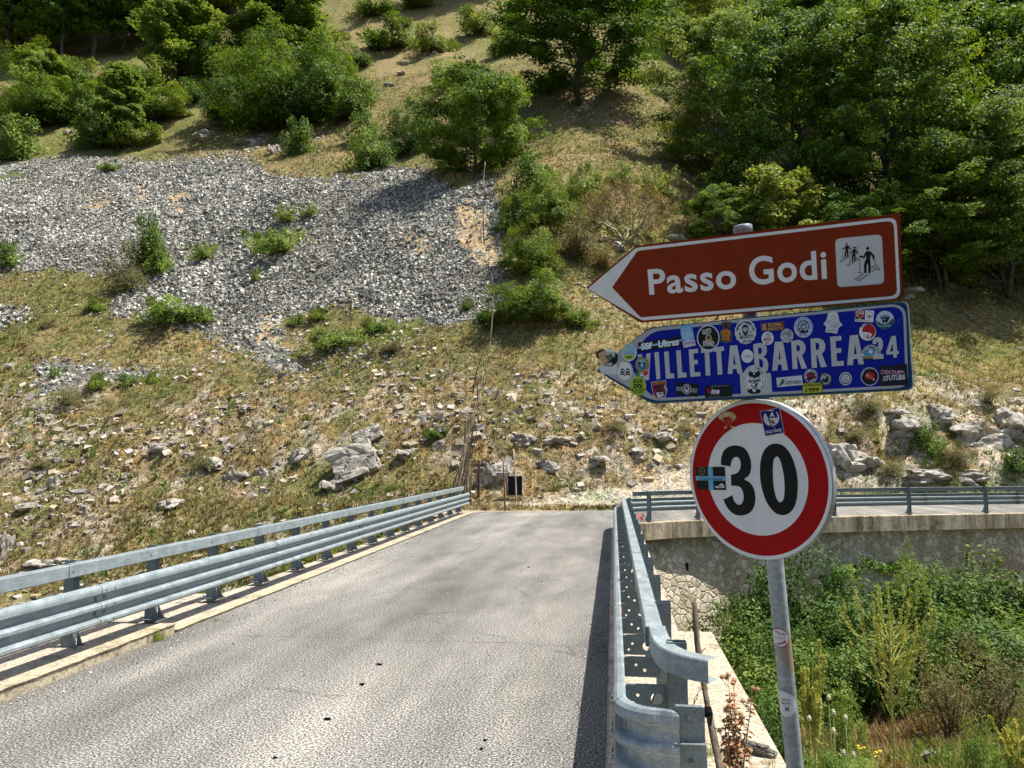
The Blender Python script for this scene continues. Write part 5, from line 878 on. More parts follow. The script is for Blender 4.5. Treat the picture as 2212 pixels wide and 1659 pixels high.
def shrub_proto(seed, w_, h, lumps, per, lsz, mat, asp=.35, up=.5, el=1.4, lumpr=.22, stems=9):
    r = np.random.default_rng(seed); th = r.uniform(0, 6.28, lumps); ph = np.arccos(r.uniform(0, 1, lumps)**.9); k = r.uniform(.40, 1.12, lumps)*(1+.28*np.sin(th*3+seed)+.2*np.sin(th*5+seed*2)); D = np.stack([np.sin(ph)*np.cos(th), np.sin(ph)*np.sin(th), np.cos(ph)], 1)
    S = D*k[:, None]*np.array([w_/2*.85, w_/2*.85, h*.82])+np.array([0, 0, h*.06]); R_ = r.uniform(.6, 1.25, lumps)*lumpr*min(w_, h*1.4); mb = MB()
    for i in range(stems): j = i*lumps//stems; mb.tube([(0, 0, -.1), tuple(S[j]*.45), tuple(S[j]*.9)], [h*.03, h*.018, h*.006], 5, cap=False)
    me = bpy.data.meshes.new('stems'); me.from_pydata(mb.v, [], mb.f); me.materials.append(M_BARK)
    return me, foliage('leaves', S, D*1.2+np.array([0, 0, up]), R_, .8, per, lsz, asp, mat, seed, .3, el), h, w_
def plant(name, parts, proto, loc, w_, h, label, cat, group=None, rz=None, seed=0):
    if rz is None: rz = random.Random(seed*7+int(loc[0]*10)).uniform(0, 6.28)
    root = empty(name, loc, label, cat, group, rz, (w_/proto[3], w_/proto[3], h/proto[2])); obj(parts[0], proto[0], root); obj(parts[1], proto[1], root); return root
# protos
BE = [tree_proto(11, 10, 11, .16, 34, .17, 62, M_BEECH, .5, 1, rad=.10), tree_proto(12, 10, 10.5, .14, 36, .17, 60, M_BEECH, .6, 3, rad=.10), tree_proto(13, 10, 10, .12, 40, .17, 58, M_BEECH, .45, 2, rad=.11)]
FT = [tree_proto(21, 16, 10, .22, 44, .20, 55, M_BEECH, .7, 1, rad=.13, thick=.011), tree_proto(22, 16, 9, .28, 40, .20, 55, M_BEECH, .6, 1, rad=.14, thick=.012)]
LT_ = [tree_proto(31, 7, 5, .08, 36, .12, 60, M_LIGHT, .9, 2, rad=.13), tree_proto(32, 6, 2.2, .06, 30, .10, 50, M_LIGHT, .7, 1, rad=.17, thick=.012)]
JU = [shrub_proto(41, 2.6, 1.7, 34, 95, .095, M_JUN), shrub_proto(42, 3., 1.5, 40, 90, .095, M_JUN, up=.8), shrub_proto(43, 8, 5, 120, 190, .135, M_JUN, lumpr=.14, el=2.2, up=1.), shrub_proto(44, 3, 1.0, 40, 80, .09, M_LIGHT, up=.2)]
BU = [shrub_proto(51, 2.6, 2.0, 70, 150, .052, M_BUSHD, .6, .4, None, .17), shrub_proto(52, 3.0, 1.8, 80, 150, .052, M_BUSHD, .55, .2, None, .15), shrub_proto(53, 2.4, 1.6, 60, 140, .045, M_LIGHT, .45, .5, None, .16)]
DR = [shrub_proto(61, 2.4, 1.4, 40, 90, .06, M_DRY, .25, .8, 1.2)]
def bare_proto(seed, w_, h):
    mb = MB(); r = random.Random(seed); tips = []
    def grow(p, d, l, rd, dep):
        e = p+d*l; m_ = p.lerp(e, .5)+Vector((r.gauss(0, .06), r.gauss(0, .06), r.gauss(0, .04)))*l; mb.tube([p, m_, e], [rd, rd*.8, rd*.6], 4, cap=False)
        if dep == 0: tips.append((e, d)); tips.append((m_, d)); return
        for i in range(r.choice((3, 4))): grow(p.lerp(e, r.uniform(.45, 1)), (d+Vector((r.gauss(0, .55), r.gauss(0, .55), r.gauss(.05, .35)))).normalized(), l*r.uniform(.6, .85), rd*.55, dep-1)
    for i in range(5): a = i*1.26; grow(Vector((0, 0, -.1)), Vector((math.cos(a)*.7, math.sin(a)*.7, .75)).normalized(), h*.38, h*.018, 4)
    me = bpy.data.meshes.new('branches'); me.from_pydata(mb.v, [], mb.f); me.materials.append(mat_bark('grey_twig', (.22, .19, .11), (.42, .38, .24))); S = np.array([a for a, b in tips]); A = np.array([b for a, b in tips])
    return me, foliage('leaves', S, A, np.full(len(S), .18), .8, 5, .05, .5, M_DRY, seed), h, w_
BG = [tree_proto(81, 20, 17, .10, 72, .17, 80, M_BEECH, .5, 1, rad=.075, thick=.014), tree_proto(82, 20, 16, .08, 78, .17, 78, M_BEECH, .6, 3, rad=.075, thick=.014), tree_proto(83, 20, 15, .12, 70, .18, 80, M_BEECH, .5, 2, rad=.08, thick=.013)]
BL = tree_proto(85, 20, 16, .06, 76, .17, 74, M_LIGHT, .55, 2, rad=.075, thick=.013)
LONE = tree_proto(84, 11, 12, .05, 74, .12, 95, M_BEECH, .42, 1, rad=.085, thick=.016)
BARE = bare_proto(71, 5, 3.6)
def put(kind, proto, px, py, wpx, hpx, label, cat=None, group=None, parts=None, name=None, zoff=0., seed=0, pull=0.):
    p, t = hit(px, py); sc = F/(t*1.0); w_, h = wpx/sc, hpx/sc
    nm, ct, pa = {'tree': ('deciduous_tree', 'tree', ('trunk', 'crown')), 'conifer': ('young_tree', 'tree', ('trunk', 'crown')), 'shrub': ('juniper_shrub', 'shrub', ('stems', 'leaves')), 'bush': ('leafy_bush', 'bush', ('stems', 'leaves'))}[kind]
    return plant(name or nm, parts or pa, proto, (p.x, p.y, p.z-.05+zoff), w_, h, label, cat or ct, group, seed=seed+px)
# trees that stand out, by the foot of the trunk in the photograph
put('tree', LONE, 1025, 380, 262, 275, 'rounded beech standing alone at the top right corner of the scree')
put('tree', BG[1], 1250, 228, 370, 330, 'broad many-stemmed beech in the middle of the hill with a dark shadow at its foot')
put('tree', LT_[0], 387, 168, 215, 190, 'mid green tree with a short dark trunk in front of the upper left wood')
put('conifer', LT_[1], 256, 326, 105, 225, 'slender light green young tree rising from shrubs at the upper left')
put('tree', LT_[0], 85, 235, 125, 135, 'small bushy tree at the far left below the wood', seed=4)
put('tree', LT_[0], 600, 150, 230, 190, 'pale green leafy tree above the great juniper clump', seed=9)
WL = ['front row, at the left edge', 'front row, second trunk', 'front row, third trunk', 'front row, fourth trunk', 'front row, fifth trunk', 'front row, rightmost trunk', 'back row, leftmost', 'back row, middle', 'back row, behind the green tree', 'near the pale leafy tree', 'just outside the left edge', 'rightmost at the top edge', 'far outside the left edge']
FW_ = [(15, 150, 190, 330, 0), (75, 132, 170, 330, 1), (135, 140, 180, 330, 0), (198, 128, 170, 320, 1), (262, 118, 170, 320, 0), (325, 110, 160, 300, 1), (60, 60, 220, 300, 0), (180, 55, 220, 300, 1), (300, 50, 220, 280, 0), (440, 60, 180, 220, 1), (-60, 150, 200, 360, 1), (500, 30, 170, 200, 0), (-130, 100, 240, 380, 0)]
for i, (a, b, c, d_, e) in enumerate(FW_): put('tree', FT[e], a, b, c, d_, 'dark thin-trunked beech of the top left wood, '+WL[i], group='beeches of the upper left wood', seed=i)
for i, (a, b, c, d_, pr, lb) in enumerate([
    (1560, 395, 300, 430, BL, 'pale-edged beech where the right-hand wood meets the grassy slope'), (1720, 520, 380, 560, BG[0], 'big dark beech above the brown arrow sign'), (1900, 560, 400, 640, BG[1], 'tall dark beech behind the right end of the brown sign'),
    (2060, 470, 400, 560, BG[2], 'dark beech deep in the wood at the upper right'), (2175, 640, 380, 500, BL, 'bright pale green tree at the right edge of the photo'), (1740, 300, 360, 400, BG[1], 'upper beech rising behind the dark ones, centre right'),
    (2150, 330, 380, 420, BG[0], 'sunlit beech in the top right corner'), (1950, 250, 340, 360, BG[2], 'beech crown at the top edge right of the grassy slope'), (1480, 130, 220, 200, BL, 'small pale tree between the middle beech and the wood'),
    (1600, 120, 280, 260, FT[0], 'tall beech at the top edge behind the pale-edged beech'), (2330, 600, 400, 620, BG[0], 'beech whose crown leans in from beyond the right edge'), (1690, 600, 190, 270, LT_[0], 'low sapling with bright sprays in front of the dark wood'), (2040, 620, 300, 300, BG[2], 'low dark beech just right of the brown sign'),
    (1840, 150, 300, 300, FT[1], 'slim beech at the top edge above the brown sign'), (2020, 120, 320, 320, FT[0], 'slim beech near the top right corner'), (1830, 640, 260, 240, BG[0], 'shaded young beech hidden behind the brown sign'), (1420, 40, 200, 160, FT[1], 'dark tree at the top edge above the pale tree'),
    (1010, -20, 180, 120, BG[2], 'dark tree crown touching the top edge above the meadow'), (1560, 560, 150, 190, BG[2], 'shaded sapling at the left foot of the dark wood'), (2140, 560, 330, 380, BG[1], 'dark beech behind the bright tree at the right edge')]):
    put('tree', pr, a, b, c, d_, lb, seed=i*3)
# shrubs: (px, foot py, width, height, proto, label)
for i, (a, b, c, d_, pr, lb) in enumerate([
    (640, 268, 260, 150, JU[2], 'largest juniper clump in the upper left centre'), (560, 235, 180, 120, JU[2], 'juniper clump behind the left of the largest one'), (715, 235, 150, 110, JU[2], 'juniper clump at the right shoulder of the largest one'), (600, 175, 190, 95, JU[2], 'dark juniper on the slope above the largest clump'), (690, 130, 110, 60, JU[1], 'juniper at the left end of the grassy clearing'),
    (640, 328, 72, 66, JU[0], 'small conical juniper above the scree crest'), (505, 262, 130, 90, JU[2], 'juniper filling the gap left of the largest clump'), (590, 118, 200, 90, JU[2], 'light juniper mass below the pale leafy tree'), (700, 190, 140, 80, JU[2], 'juniper topping the right side of the largest clump'), (480, 160, 120, 70, JU[2], 'juniper between the mid green tree and the pale one'), (110, 190, 160, 80, JU[2], 'shaded juniper behind the small bushy tree'), (290, 215, 140, 60, JU[1], 'shrub behind the slender young tree'), (330, 190, 120, 60, JU[1], 'dark shrub under the upper left wood'), (10, 290, 120, 60, JU[1], 'juniper cut by the left edge above the scree'), (760, 250, 90, 70, JU[0], 'juniper on the right rim of the largest clump'), (850, 345, 90, 60, JU[1], 'scrubby juniper between the spreading one and the lone beech'), (785, 312, 85, 62, JU[0], 'juniper at the right foot of the largest clump'), (800, 368, 130, 85, JU[1], 'juniper spreading just above the scree edge'), (905, 330, 90, 110, JU[2], 'dark juniper under the left side of the lone beech'), (860, 290, 60, 50, JU[0], 'tiny shrub left of the lone beech'),
    (30, 340, 130, 80, JU[1], 'juniper at the left edge above the scree'), (120, 262, 190, 85, JU[2], 'light juniper mound at the far left'), (205, 255, 130, 60, JU[3], 'pale shrub left of the slender young tree'), (215, 312, 130, 60, JU[1], 'dark juniper at the foot of the slender young tree'), (330, 258, 180, 70, JU[2], 'juniper band right of the slender young tree'), (290, 310, 120, 50, JU[1], 'low juniper right of the young tree above the scree'), (420, 215, 90, 45, JU[0], 'small juniper under the mid green tree'), (50, 250, 90, 50, JU[1], 'low juniper below the small bushy tree'), (180, 200, 120, 60, JU[1], 'shrub at the edge of the upper left wood'),
    (240, 372, 60, 20, JU[3], 'flat grey-green cushion on the scree crest'), (985, 405, 36, 18, JU[3], 'bright green tuft at the right crest of the scree'),
    (700, 85, 100, 38, JU[1], 'low juniper at the top of the clearing, leftmost'), (810, 28, 110, 34, JU[1], 'juniper at the top edge of the clearing'), (905, 18, 100, 30, JU[1], 'topmost juniper of the clearing'), (845, 100, 140, 45, JU[1], 'long juniper crossing the clearing'), (935, 112, 110, 50, JU[1], 'juniper in the right half of the clearing'), (1030, 75, 100, 55, JU[0], 'rounded juniper beside the middle beech'), (1090, 120, 80, 60, JU[0], 'juniper under the left side of the middle beech'), (770, 140, 80, 34, JU[1], 'small juniper in the lower left of the clearing'),
    (1150, 430, 130, 90, JU[0], 'shrub just right of the lone beech trunk'), (1180, 500, 170, 110, JU[2], 'dense green shrub right of the scree'), (1110, 500, 90, 80, JU[0], 'shrub bordering the scree beside the tall stick'), (1150, 590, 150, 100, JU[2], 'bright green shrub in the band right of the scree'), (1240, 560, 170, 90, DR[0], 'brownish thicket below the bare grey tree'), (1150, 690, 190, 95, JU[2], 'green shrub at the lower end of the band beside the scree'), (1240, 705, 120, 48, JU[1], 'low bright shrub left of the blue arrow tip'), (1060, 700, 90, 40, JU[1], 'low shrub at the lower right corner of the scree'), (1300, 580, 90, 50, DR[0], 'dry shrub left of the brown arrow tip'), (1260, 430, 120, 60, JU[3], 'yellow-green shrub on the grassy slope right of the lone beech'), (1420, 430, 110, 60, JU[3], 'yellow-green shrub in front of the wood'), (1340, 400, 80, 40, JU[3], 'small yellow-green shrub mid slope'),
    (318, 578, 88, 108, JU[0], 'tall green bush in the left half of the scree'), (268, 630, 110, 85, DR[0], 'brownish bush at the foot of the tall green one'), (345, 590, 60, 60, JU[0], 'bush right of the tall green one on the scree'), (370, 698, 150, 58, JU[1], 'dark low juniper at the lower edge of the scree'), (440, 695, 50, 36, JU[0], 'juniper touching the right end of the dark low one'), (620, 480, 70, 30, JU[3], 'bright cushion plant in the hollow of the scree'), (668, 470, 50, 26, JU[3], 'smaller bright cushion next to the hollow cushion'), (596, 552, 140, 48, JU[3], 'flat bright green mat in the middle of the scree'), (440, 562, 60, 34, JU[3], 'green cushion left of the bright mat'), (20, 575, 62, 56, JU[0], 'green bush on the scree at the left edge'), (552, 608, 28, 28, JU[3], 'tiny cushion below the bright mat'), (1008, 670, 38, 28, JU[0], 'round bush on the lower right of the scree'),
    (690, 690, 56, 26, JU[0], 'small shrub below the scree, right of the tongue'), (640, 702, 46, 24, JU[0], 'small shrub beside the tongue of scree'), (810, 714, 66, 32, JU[1], 'shrub on the mixed slope below the scree'), (210, 670, 50, 28, JU[0], 'small bush left of the dark low juniper'), (100, 710, 50, 26, DR[0], 'small brown bush on the grassy left slope'),
    (145, 876, 80, 46, DR[0], 'reddish brown bush inside the ring of grey stones'), (212, 838, 50, 36, JU[0], 'bush in the middle of the ring of grey stones'), (120, 815, 34, 22, JU[3], 'green tuft at the top of the ring of stones'), (330, 828, 32, 28, JU[0], 'bush at the right end of the ring of stones'), (280, 830, 50, 26, JU[1], 'low bush right of centre of the stone ring'), (720, 750, 110, 40, JU[1], 'low dark shrub in the rubble fan'), (840, 765, 90, 30, DR[0], 'dull shrub right of the rubble fan'),
    (2140, 872, 70, 50, DR[0], 'dark bush on the right-hand crag near the top'), (2010, 975, 80, 60, JU[0], 'bush in the gully of the right-hand crag'), (2070, 1010, 90, 50, DR[0], 'dull bush below the gully bush'), (2190, 1020, 80, 50, JU[0], 'green bush above the far guardrail at the right edge'), (1850, 950, 70, 40, DR[0], 'bush beside the round sign on the crag'), (1930, 1030, 80, 40, DR[0], 'low bush behind the far guardrail'), (1880, 890, 90, 40, DR[0], 'tuft of scrub at the top of the crag'), (2120, 940, 60, 40, DR[0], 'scrub between the white crags at the right'),
    (1480, 940, 50, 30, DR[0], 'small scrub left of the round sign'), (1330, 930, 70, 26, DR[0], 'scrub tuft on the rocks beneath the blue arrow'), (940, 945, 60, 24, JU[1], 'low scrub above the tilted boulder'), (440, 1010, 70, 26, DR[0], 'brown scrub under the line of white rocks'), (90, 1010, 70, 26, DR[0], 'brown scrub on the lower left slope'),
    (640, 1250, 90, 46, JU[3], 'green growth seen under the left guardrail beam'), (720, 1215, 80, 36, JU[3], 'green growth under the left guardrail farther along')]):
    q_ = (1.05 if 180 < a < 420 else 1.14) if b < 345 and a < 880 else 1.; put('shrub', pr, a, b+(6 if q_ > 1 else 0), c*q_, d_*q_*1.05, lb, seed=i)
put('tree', BARE, 1350, 520, 230, 165, 'sparse grey half-bare tree left of the brown arrow sign', parts=('branches', 'leaves'), name='bare_tree')
# bushes below the viaduct wall: pixel of the crown centre, width, depth (Y), base height
bl = [(1690, 1285, 3.2, 25.6, 3.4, BU[0], 'tall dark bush against the wall behind the sign pole'), (1600, 1400, 2.6, 22.5, 1.7, BU[0], 'dark bush at the end of the abutment slab'), (1600, 1345, 2.2, 25.2, 1.4, BU[1], 'bush at the corner of the sunlit masonry'), (1800, 1355, 3.6, 24.4, 2.0, BU[1], 'leafy bush right of the pole under the wall'), (1930, 1330, 4.2, 25.5, 2.4, BU[0], 'wide bush in the middle of the bank below the wall'), (1970, 1265, 2.0, 28.0, 2.7, BU[2], 'pointed feathery bush rising against the wall'),
    (2060, 1310, 4.0, 26.5, 2.4, BU[1], 'bush spreading right of the pointed one'), (2170, 1310, 4.2, 27, 2.6, BU[0], 'bush at the right edge under the wall'), (2290, 1330, 4.2, 26, 2.4, BU[1], 'bush just beyond the right edge'), (1770, 1470, 3.2, 20, 1.6, BU[1], 'bush behind the teasels, right of the pole'), (1640, 1500, 2.4, 17.5, 1.4, BU[0], 'bush beside the edge of the abutment slab'), (1880, 1450, 3.2, 21, 1.5, BU[0], 'dark bush left of the yellow stalks'), (2080, 1400, 3.2, 22, 1.5, BU[0], 'dark bush right of the yellow stalks'), (1990, 1420, 2.4, 20.5, 1.2, BU[0], 'small bush in shade behind the yellow stalks'), (2200, 1400, 3.4, 22.5, 1.4, BU[2], 'light bush near the right edge, mid bank'),
    (1650, 1590, 1.8, 14.5, 1.0, BU[0], 'low bush under the slab edge, left of the pole foot'), (2120, 1625, 1.5, 12.5, .5, BU[2], 'low green patch of leaves in the bottom right corner'), (2205, 1590, 1.3, 13.5, .6, BU[2], 'light green bush at the bottom right edge'), (2050, 1480, 1.8, 17.5, .8, DR[0], 'brown dry bush on the bank at the right'), (1830, 1560, 1.7, 14.2, .7, BU[2], 'green herbs at the foot of the yellow stalks'), (1720, 1430, 2.2, 21.5, 1.6, BU[0], 'dark bush half hidden by the sign pole'), (2150, 1470, 2.2, 18, .8, DR[0], 'dry brown bush near the right edge')]
for i, (a, b, w_, yy, h, pr, lb) in enumerate(bl):
    d = ray(a, b); p = CAM+d*(yy/d[1]); gz = float(ground(p[0], p[1])); top = p[2]+h*.45+.35; hh = max(h, top-gz); w_ *= (.6 if b > 1500 else 1); plant('leafy_bush', ('stems', 'leaves'), pr, (p[0], p[1], top-hh), w_, hh, lb, 'bush', 'bushes on the bank below the stone wall', seed=i+a)
# ivy hanging in an arch on the wall
r = np.random.default_rng(5); S = []; A = []
for q in np.linspace(0, 1, 60):
    u_ = 1905+125*math.cos(math.pi*(1-q))+10*r.normal(); v_ = 1292-88*math.sin(math.pi*q)+6*r.normal(); tt = min(np.arange(0, 30, .1), key=lambda k: abs(proj(*wpt(k)[0], -2)[0]-u_)); p, nn, _ = wpt(tt); zz = CH-(v_-987)/F*1.0137*p.y; qd = p-nn*.12+nn*(-zz-.5)*.015; S.append((qd.x, qd.y, zz)); A.append((nn.x, nn.y, .2))
S = np.array(S); root = empty('ivy', tuple(S.mean(0)), 'dark ivy growing in an arch over the stone wall', 'ivy'); me = foliage('leaves', S-S.mean(0), np.array(A), r.uniform(.15, .34, len(S)), 1., 40, .055, .7, M_BUSH, 6, .2); obj('leaves', me, root)
mb = MB(); mb.tube([tuple(p-S.mean(0)) for p in S[::3]], .02, 5); mb.build('stems', M_BARK, root)
# ================================================================== BOULDERS AND OUTCROPS
def rock_proto(seed, cuts=6, sub=4, rough=.10):
    bm = bmesh.new(); bmesh.ops.create_icosphere(bm, subdivisions=sub, radius=1.0); r = random.Random(seed); pl = []
    for _ in range(cuts): nrm = Vector((r.gauss(0, 1), r.gauss(0, 1), r.gauss(0, .8))).normalized(); pl.append((nrm, r.uniform(.5, .85)))
    cells = [(Vector((r.uniform(-1, 1), r.uniform(-1, 1), r.uniform(-1, 1))), r.uniform(-.20, .12), Vector((r.gauss(0, .18), r.gauss(0, .18), r.gauss(0, .12)))) for _ in range(34)]
    for v in bm.verts:
        p = v.co.copy()
        for nrm, dd in pl:
            k = p.dot(nrm)
            if k > dd: p -= nrm*(k-dd)
        q = Vector((p.x*1., p.y*1., p.z*1.7)); ds = sorted(((q-Vector((c[0].x, c[0].y, c[0].z*1.7))).length, i) for i, c in enumerate(cells))[:2]; c = cells[ds[0][1]]; crack = max(0, 1-(ds[1][0]-ds[0][0])/.09)
        p = p*(1+c[1]+c[2].dot(p)-.16*crack); q = p*2.3; nn = float(fbm(q.x+seed, q.y+q.z*1.7, seed, 3))-.5; q2 = p*8; n2 = float(fbm(q2.x+seed, q2.y+q2.z*1.3, seed+5, 2))-.5; v.co = p*(1+rough*1.5*nn+rough*1.1*n2)
    me = bpy.data.meshes.new('boulder'); bm.to_mesh(me); bm.free(); me.materials.append(M_ROCK); return me
RP = [rock_proto(s) for s in (1, 2, 3, 4, 5, 6)]
def boulder(px, py, wpx, hpx, lb, i, dep=.9, cat='boulder', name='boulder', tilt=(0, 0, 0)):
    p, t = hit(px, py); s = t/F; o = obj(name, RP[i % 6], label=lb, cat=cat); o.location = (p.x, p.y+wpx*s*.22, p.z+hpx*s*.05); o.scale = (wpx*s*.60, wpx*s*.5*dep, hpx*s*.70); o.rotation_euler = tilt; return o
def block_mesh(seed, dx, dy, dz):
    bm = bmesh.new(); bmesh.ops.create_cube(bm, size=1.); bmesh.ops.subdivide_edges(bm, edges=bm.edges[:], cuts=15, use_grid_fill=True); r = random.Random(seed)
    cells = [(Vector((r.uniform(-.6, .6), r.uniform(-.6, .6), r.uniform(-.6, .6))), r.uniform(-.10, .08)) for _ in range(30)]
    for v in bm.verts:
        p = v.co.copy(); rr = p.length; p *= 1-.22*max(0, rr-.62); ds = sorted(((p-c[0]).length, i) for i, c in enumerate(cells))[:2]; ck = max(0, 1-(ds[1][0]-ds[0][0])/.05); q = p*4
        k = 1+cells[ds[0][1]][1]-.05*ck+.14*(float(fbm(q.x+seed, q.y+q.z*1.7, seed, 4))-.5); v.co = Vector((p.x*k*dx, p.y*k*dy, p.z*k*dz))
    me = bpy.data.meshes.new('boulder'); bm.to_mesh(me); bm.free(); me.materials.append(M_ROCK); return me
for (a, b, dx, dy, dz, rot, lb, sd_) in ((766, 1020, 2.35, 2.0, 1.75, (-.35, -.38, .22), 'big tilted limestone block with a shaded lower face above the left guardrail', 3), (792, 955, 1.5, 1.2, .8, (-.3, -.5, .4), 'pale slab leaning on the top of the big tilted block', 5)):
    p, t = hit(a, b); o = obj('boulder', block_mesh(sd_, dx, dy, dz), label=lb, cat='boulder'); o.location = p+Vector((0, .2, .25)); o.rotation_euler = rot
for i, (a, b, c, d_, lb, tl) in enumerate([
    (720, 1060, 60, 40, 'rock at the left foot of the big tilted block', (0, 0, 1)),
    (640, 1000, 40, 46, 'upright grey rock beside the bare earth gully', (0, .2, 0)), (560, 1028, 36, 24, 'white rounded boulder on the lower left slope', (0, 0, 0)), (350, 975, 44, 24, 'pale rock at the left end of the line of rocks', (0, 0, .4)), (410, 990, 50, 28, 'pale rock second in the line of rocks', (0, 0, 1)), (455, 1012, 50, 30, 'grey rock in the middle of the line of rocks', (0, 0, 2)), (500, 1035, 46, 28, 'grey rock at the right end of the line of rocks', (0, 0, 3)), (490, 972, 34, 20, 'small pale rock above the line of rocks', (0, 0, 2)), (108, 1055, 32, 34, 'white standing rock on the lower left slope', (0, .3, 0)), (60, 1100, 46, 20, 'flat pale rock under the white standing rock', (0, 0, 1)), (180, 1110, 26, 30, 'rock with a dark hole beside it on the left slope', (0, 0, 2)), (8, 1200, 26, 60, 'rock cut off by the left edge just above the guardrail', (0, 0, 1)), (110, 1230, 90, 30, 'flat white rock just above the left guardrail', (0, 0, .3)), (360, 1100, 60, 30, 'cluster rock on the slope above the middle of the left guardrail', (0, 0, .3)), (80, 890, 30, 18, 'pale rock below the ring of stones', (0, 0, .3)), (22, 795, 24, 16, 'grey boulder alone on the grass at the left edge', (0, 0, 1)), (90, 905, 28, 16, 'small white rock on the left slope', (0, 0, 1)), (530, 890, 28, 18, 'white rock at the edge of the rubble fan', (0, 0, 1)),
    (880, 985, 90, 40, 'broken outcrop right of the tilted block', (0, 0, 1)), (955, 970, 70, 50, 'outcrop left of the tall stick', (0, .2, 1)), (1045, 1050, 44, 66, 'pale upright rock behind the wooden signpost', (0, 0, .2)), (1085, 1030, 60, 50, 'rock behind the dark information board', (0, 0, 1)), (1130, 950, 90, 40, 'outcrop above the dark information board', (0, 0, 1.5)), (1200, 960, 100, 36, 'layered outcrop right of the information board', (0, 0, .2)), (1280, 1000, 110, 40, 'layered outcrop above the bend of the road', (0, 0, 2.2)), (1180, 1010, 80, 34, 'small crag directly above the grey road bank', (0, 0, 2.9)), (1380, 990, 110, 50, 'crag left of the round sign', (0, 0, 1.2)), (1440, 950, 80, 40, 'crag just below the blue arrow at the left', (0, 0, .7)),
    (1825, 1000, 90, 110, 'white crag touching the right side of the round sign', (0, 0, .2)), (1870, 1015, 70, 60, 'rounded cream rock right of the white crag', (0, .2, .2)), (1965, 935, 90, 70, 'white crag face in the middle of the right-hand cliff', (0, 0, 1.2)), (2035, 900, 70, 50, 'upper white crag of the right-hand cliff', (0, 0, 2.)), (2120, 960, 110, 90, 'large white crag of the right-hand cliff', (0, 0, .4)), (2190, 930, 100, 90, 'white crag cut by the right edge', (0, 0, 1.4)), (1990, 1030, 110, 40, 'low white crag behind the far guardrail', (0, 0, .9)), (2090, 1035, 80, 36, 'low crag near the right edge behind the far guardrail', (0, 0, 2.9)), (1920, 900, 60, 30, 'small pale crag at the top of the cliff', (0, 0, 2.)),
    (1420, 205, 60, 24, 'white rocks under the pale-edged beech', (0, 0, 1)), (940, 118, 22, 12, 'single white stone by the clearing junipers', (0, 0, 1)), (870, 162, 24, 10, 'white stone in the lower clearing', (0, 0, 1)), (840, 185, 30, 12, 'larger white stone in the lower clearing', (0, 0, 1)), (148, 290, 24, 14, 'white stone above the scree at the left', (0, 0, 1)), (590, 335, 26, 36, 'white standing stone above the scree crest', (0, 0, 1)), (480, 270, 60, 22, 'flat pale outcrop left of the largest juniper', (0, 0, 1)), (440, 300, 70, 26, 'broken pale outcrop above the scree', (0, 0, 2)), (540, 310, 60, 22, 'pale ledge above the scree crest', (0, 0, .2)), (1465, 520, 50, 22, 'pale stone beside the bare grey tree', (0, 0, .2)), (1330, 540, 40, 24, 'stone above the brown arrow tip', (0, 0, 2)), (1960, 640, 60, 30, 'rock in the shade right of the brown sign', (0, 0, 2)), (30, 330, 40, 30, 'rock in front of the far left juniper', (0, 0, 2))]):
    q_ = .62 if ('outcrop' in lb or 'crag' in lb) and 860 < a < 1500 else 1.; boulder(a, b, c*q_*(1.2 if q_ == 1 and a > 1800 and b > 800 else 1), d_*q_*(.72 if a > 1800 and b > 800 else 1), lb, i, tilt=tl)
# sloping grey bank at the toe of the hill (1180-1500 px)
# stones in the bank bottom right
for i, (a, b, w_, lb) in enumerate([(2012, 1642, .30, 'white stone at the bottom edge on the bank'), (1960, 1512, .20, 'round white stone near the yellow stalk foot'), (1985, 1590, .18, 'pinkish pale stone on the bank'), (1925, 1560, .22, 'grey stone half hidden in weeds on the bank'), (2080, 1450, .22, 'pale stone on the brown slope')]):
    p, t = hit(a, b, 9.); o = obj('stone', RP[(i+2) % 6], label=lb, cat='stone'); o.location = p+Vector((0, 0, w_*.2)); o.scale = (w_*.55, w_*.45, w_*.35); o.rotation_euler = (0, 0, i)
sp = Vector(PZ(1628, 1620, .05)); o = obj('stone', RP[0], label='flat pale stone lying on the abutment slab near the thistle', cat='stone'); o.location = sp+Vector((.03, 0, .01)); o.scale = (.15, .07, .06); o.rotation_euler = (0, .1, -.35)
for i, (a, b, s_, lb) in enumerate([(820, 1435, .035, 'dark clod on the asphalt nearest the joint'), (783, 1478, .035, 'dark clod left of centre on the asphalt'), (707, 1553, .034, 'dark clod on the near asphalt, leftmost'), (1142, 1225, .03, 'dark clod on the far asphalt'), (1040, 1617, .02, 'tiny dark clod at the bottom of the road'), (1048, 1598, .018, 'tiny dark clod just above another at the bottom'), (595, 1636, .018, 'small dark clod at the bottom left')]):
    o = obj('dirt_clod', RP[i % 6], label=lb, cat='dirt clod'); o.data = RP[i % 6].copy(); o.data.materials.clear(); o.data.materials.append(M_BLACK); o.location = PZ(a, b, .008); o.scale = (s_, s_*.8, s_*.4)
# ================================================================== STICKS, BOARDS, WEEDS
def mkstick(pts, r0, r1, n=7, seed=0, knots=.12):
    r = random.Random(seed); out = []; P = [Vector(p) for p in pts]
    for i in range(len(P)-1):
        for t in (0, .33, .66): out.append(P[i].lerp(P[i+1], t))
    out.append(P[-1]); k = len(out); return out, [(r0+(r1-r0)*i/(k-1))*(1+r.uniform(-knots, knots)) for i in range(k)]
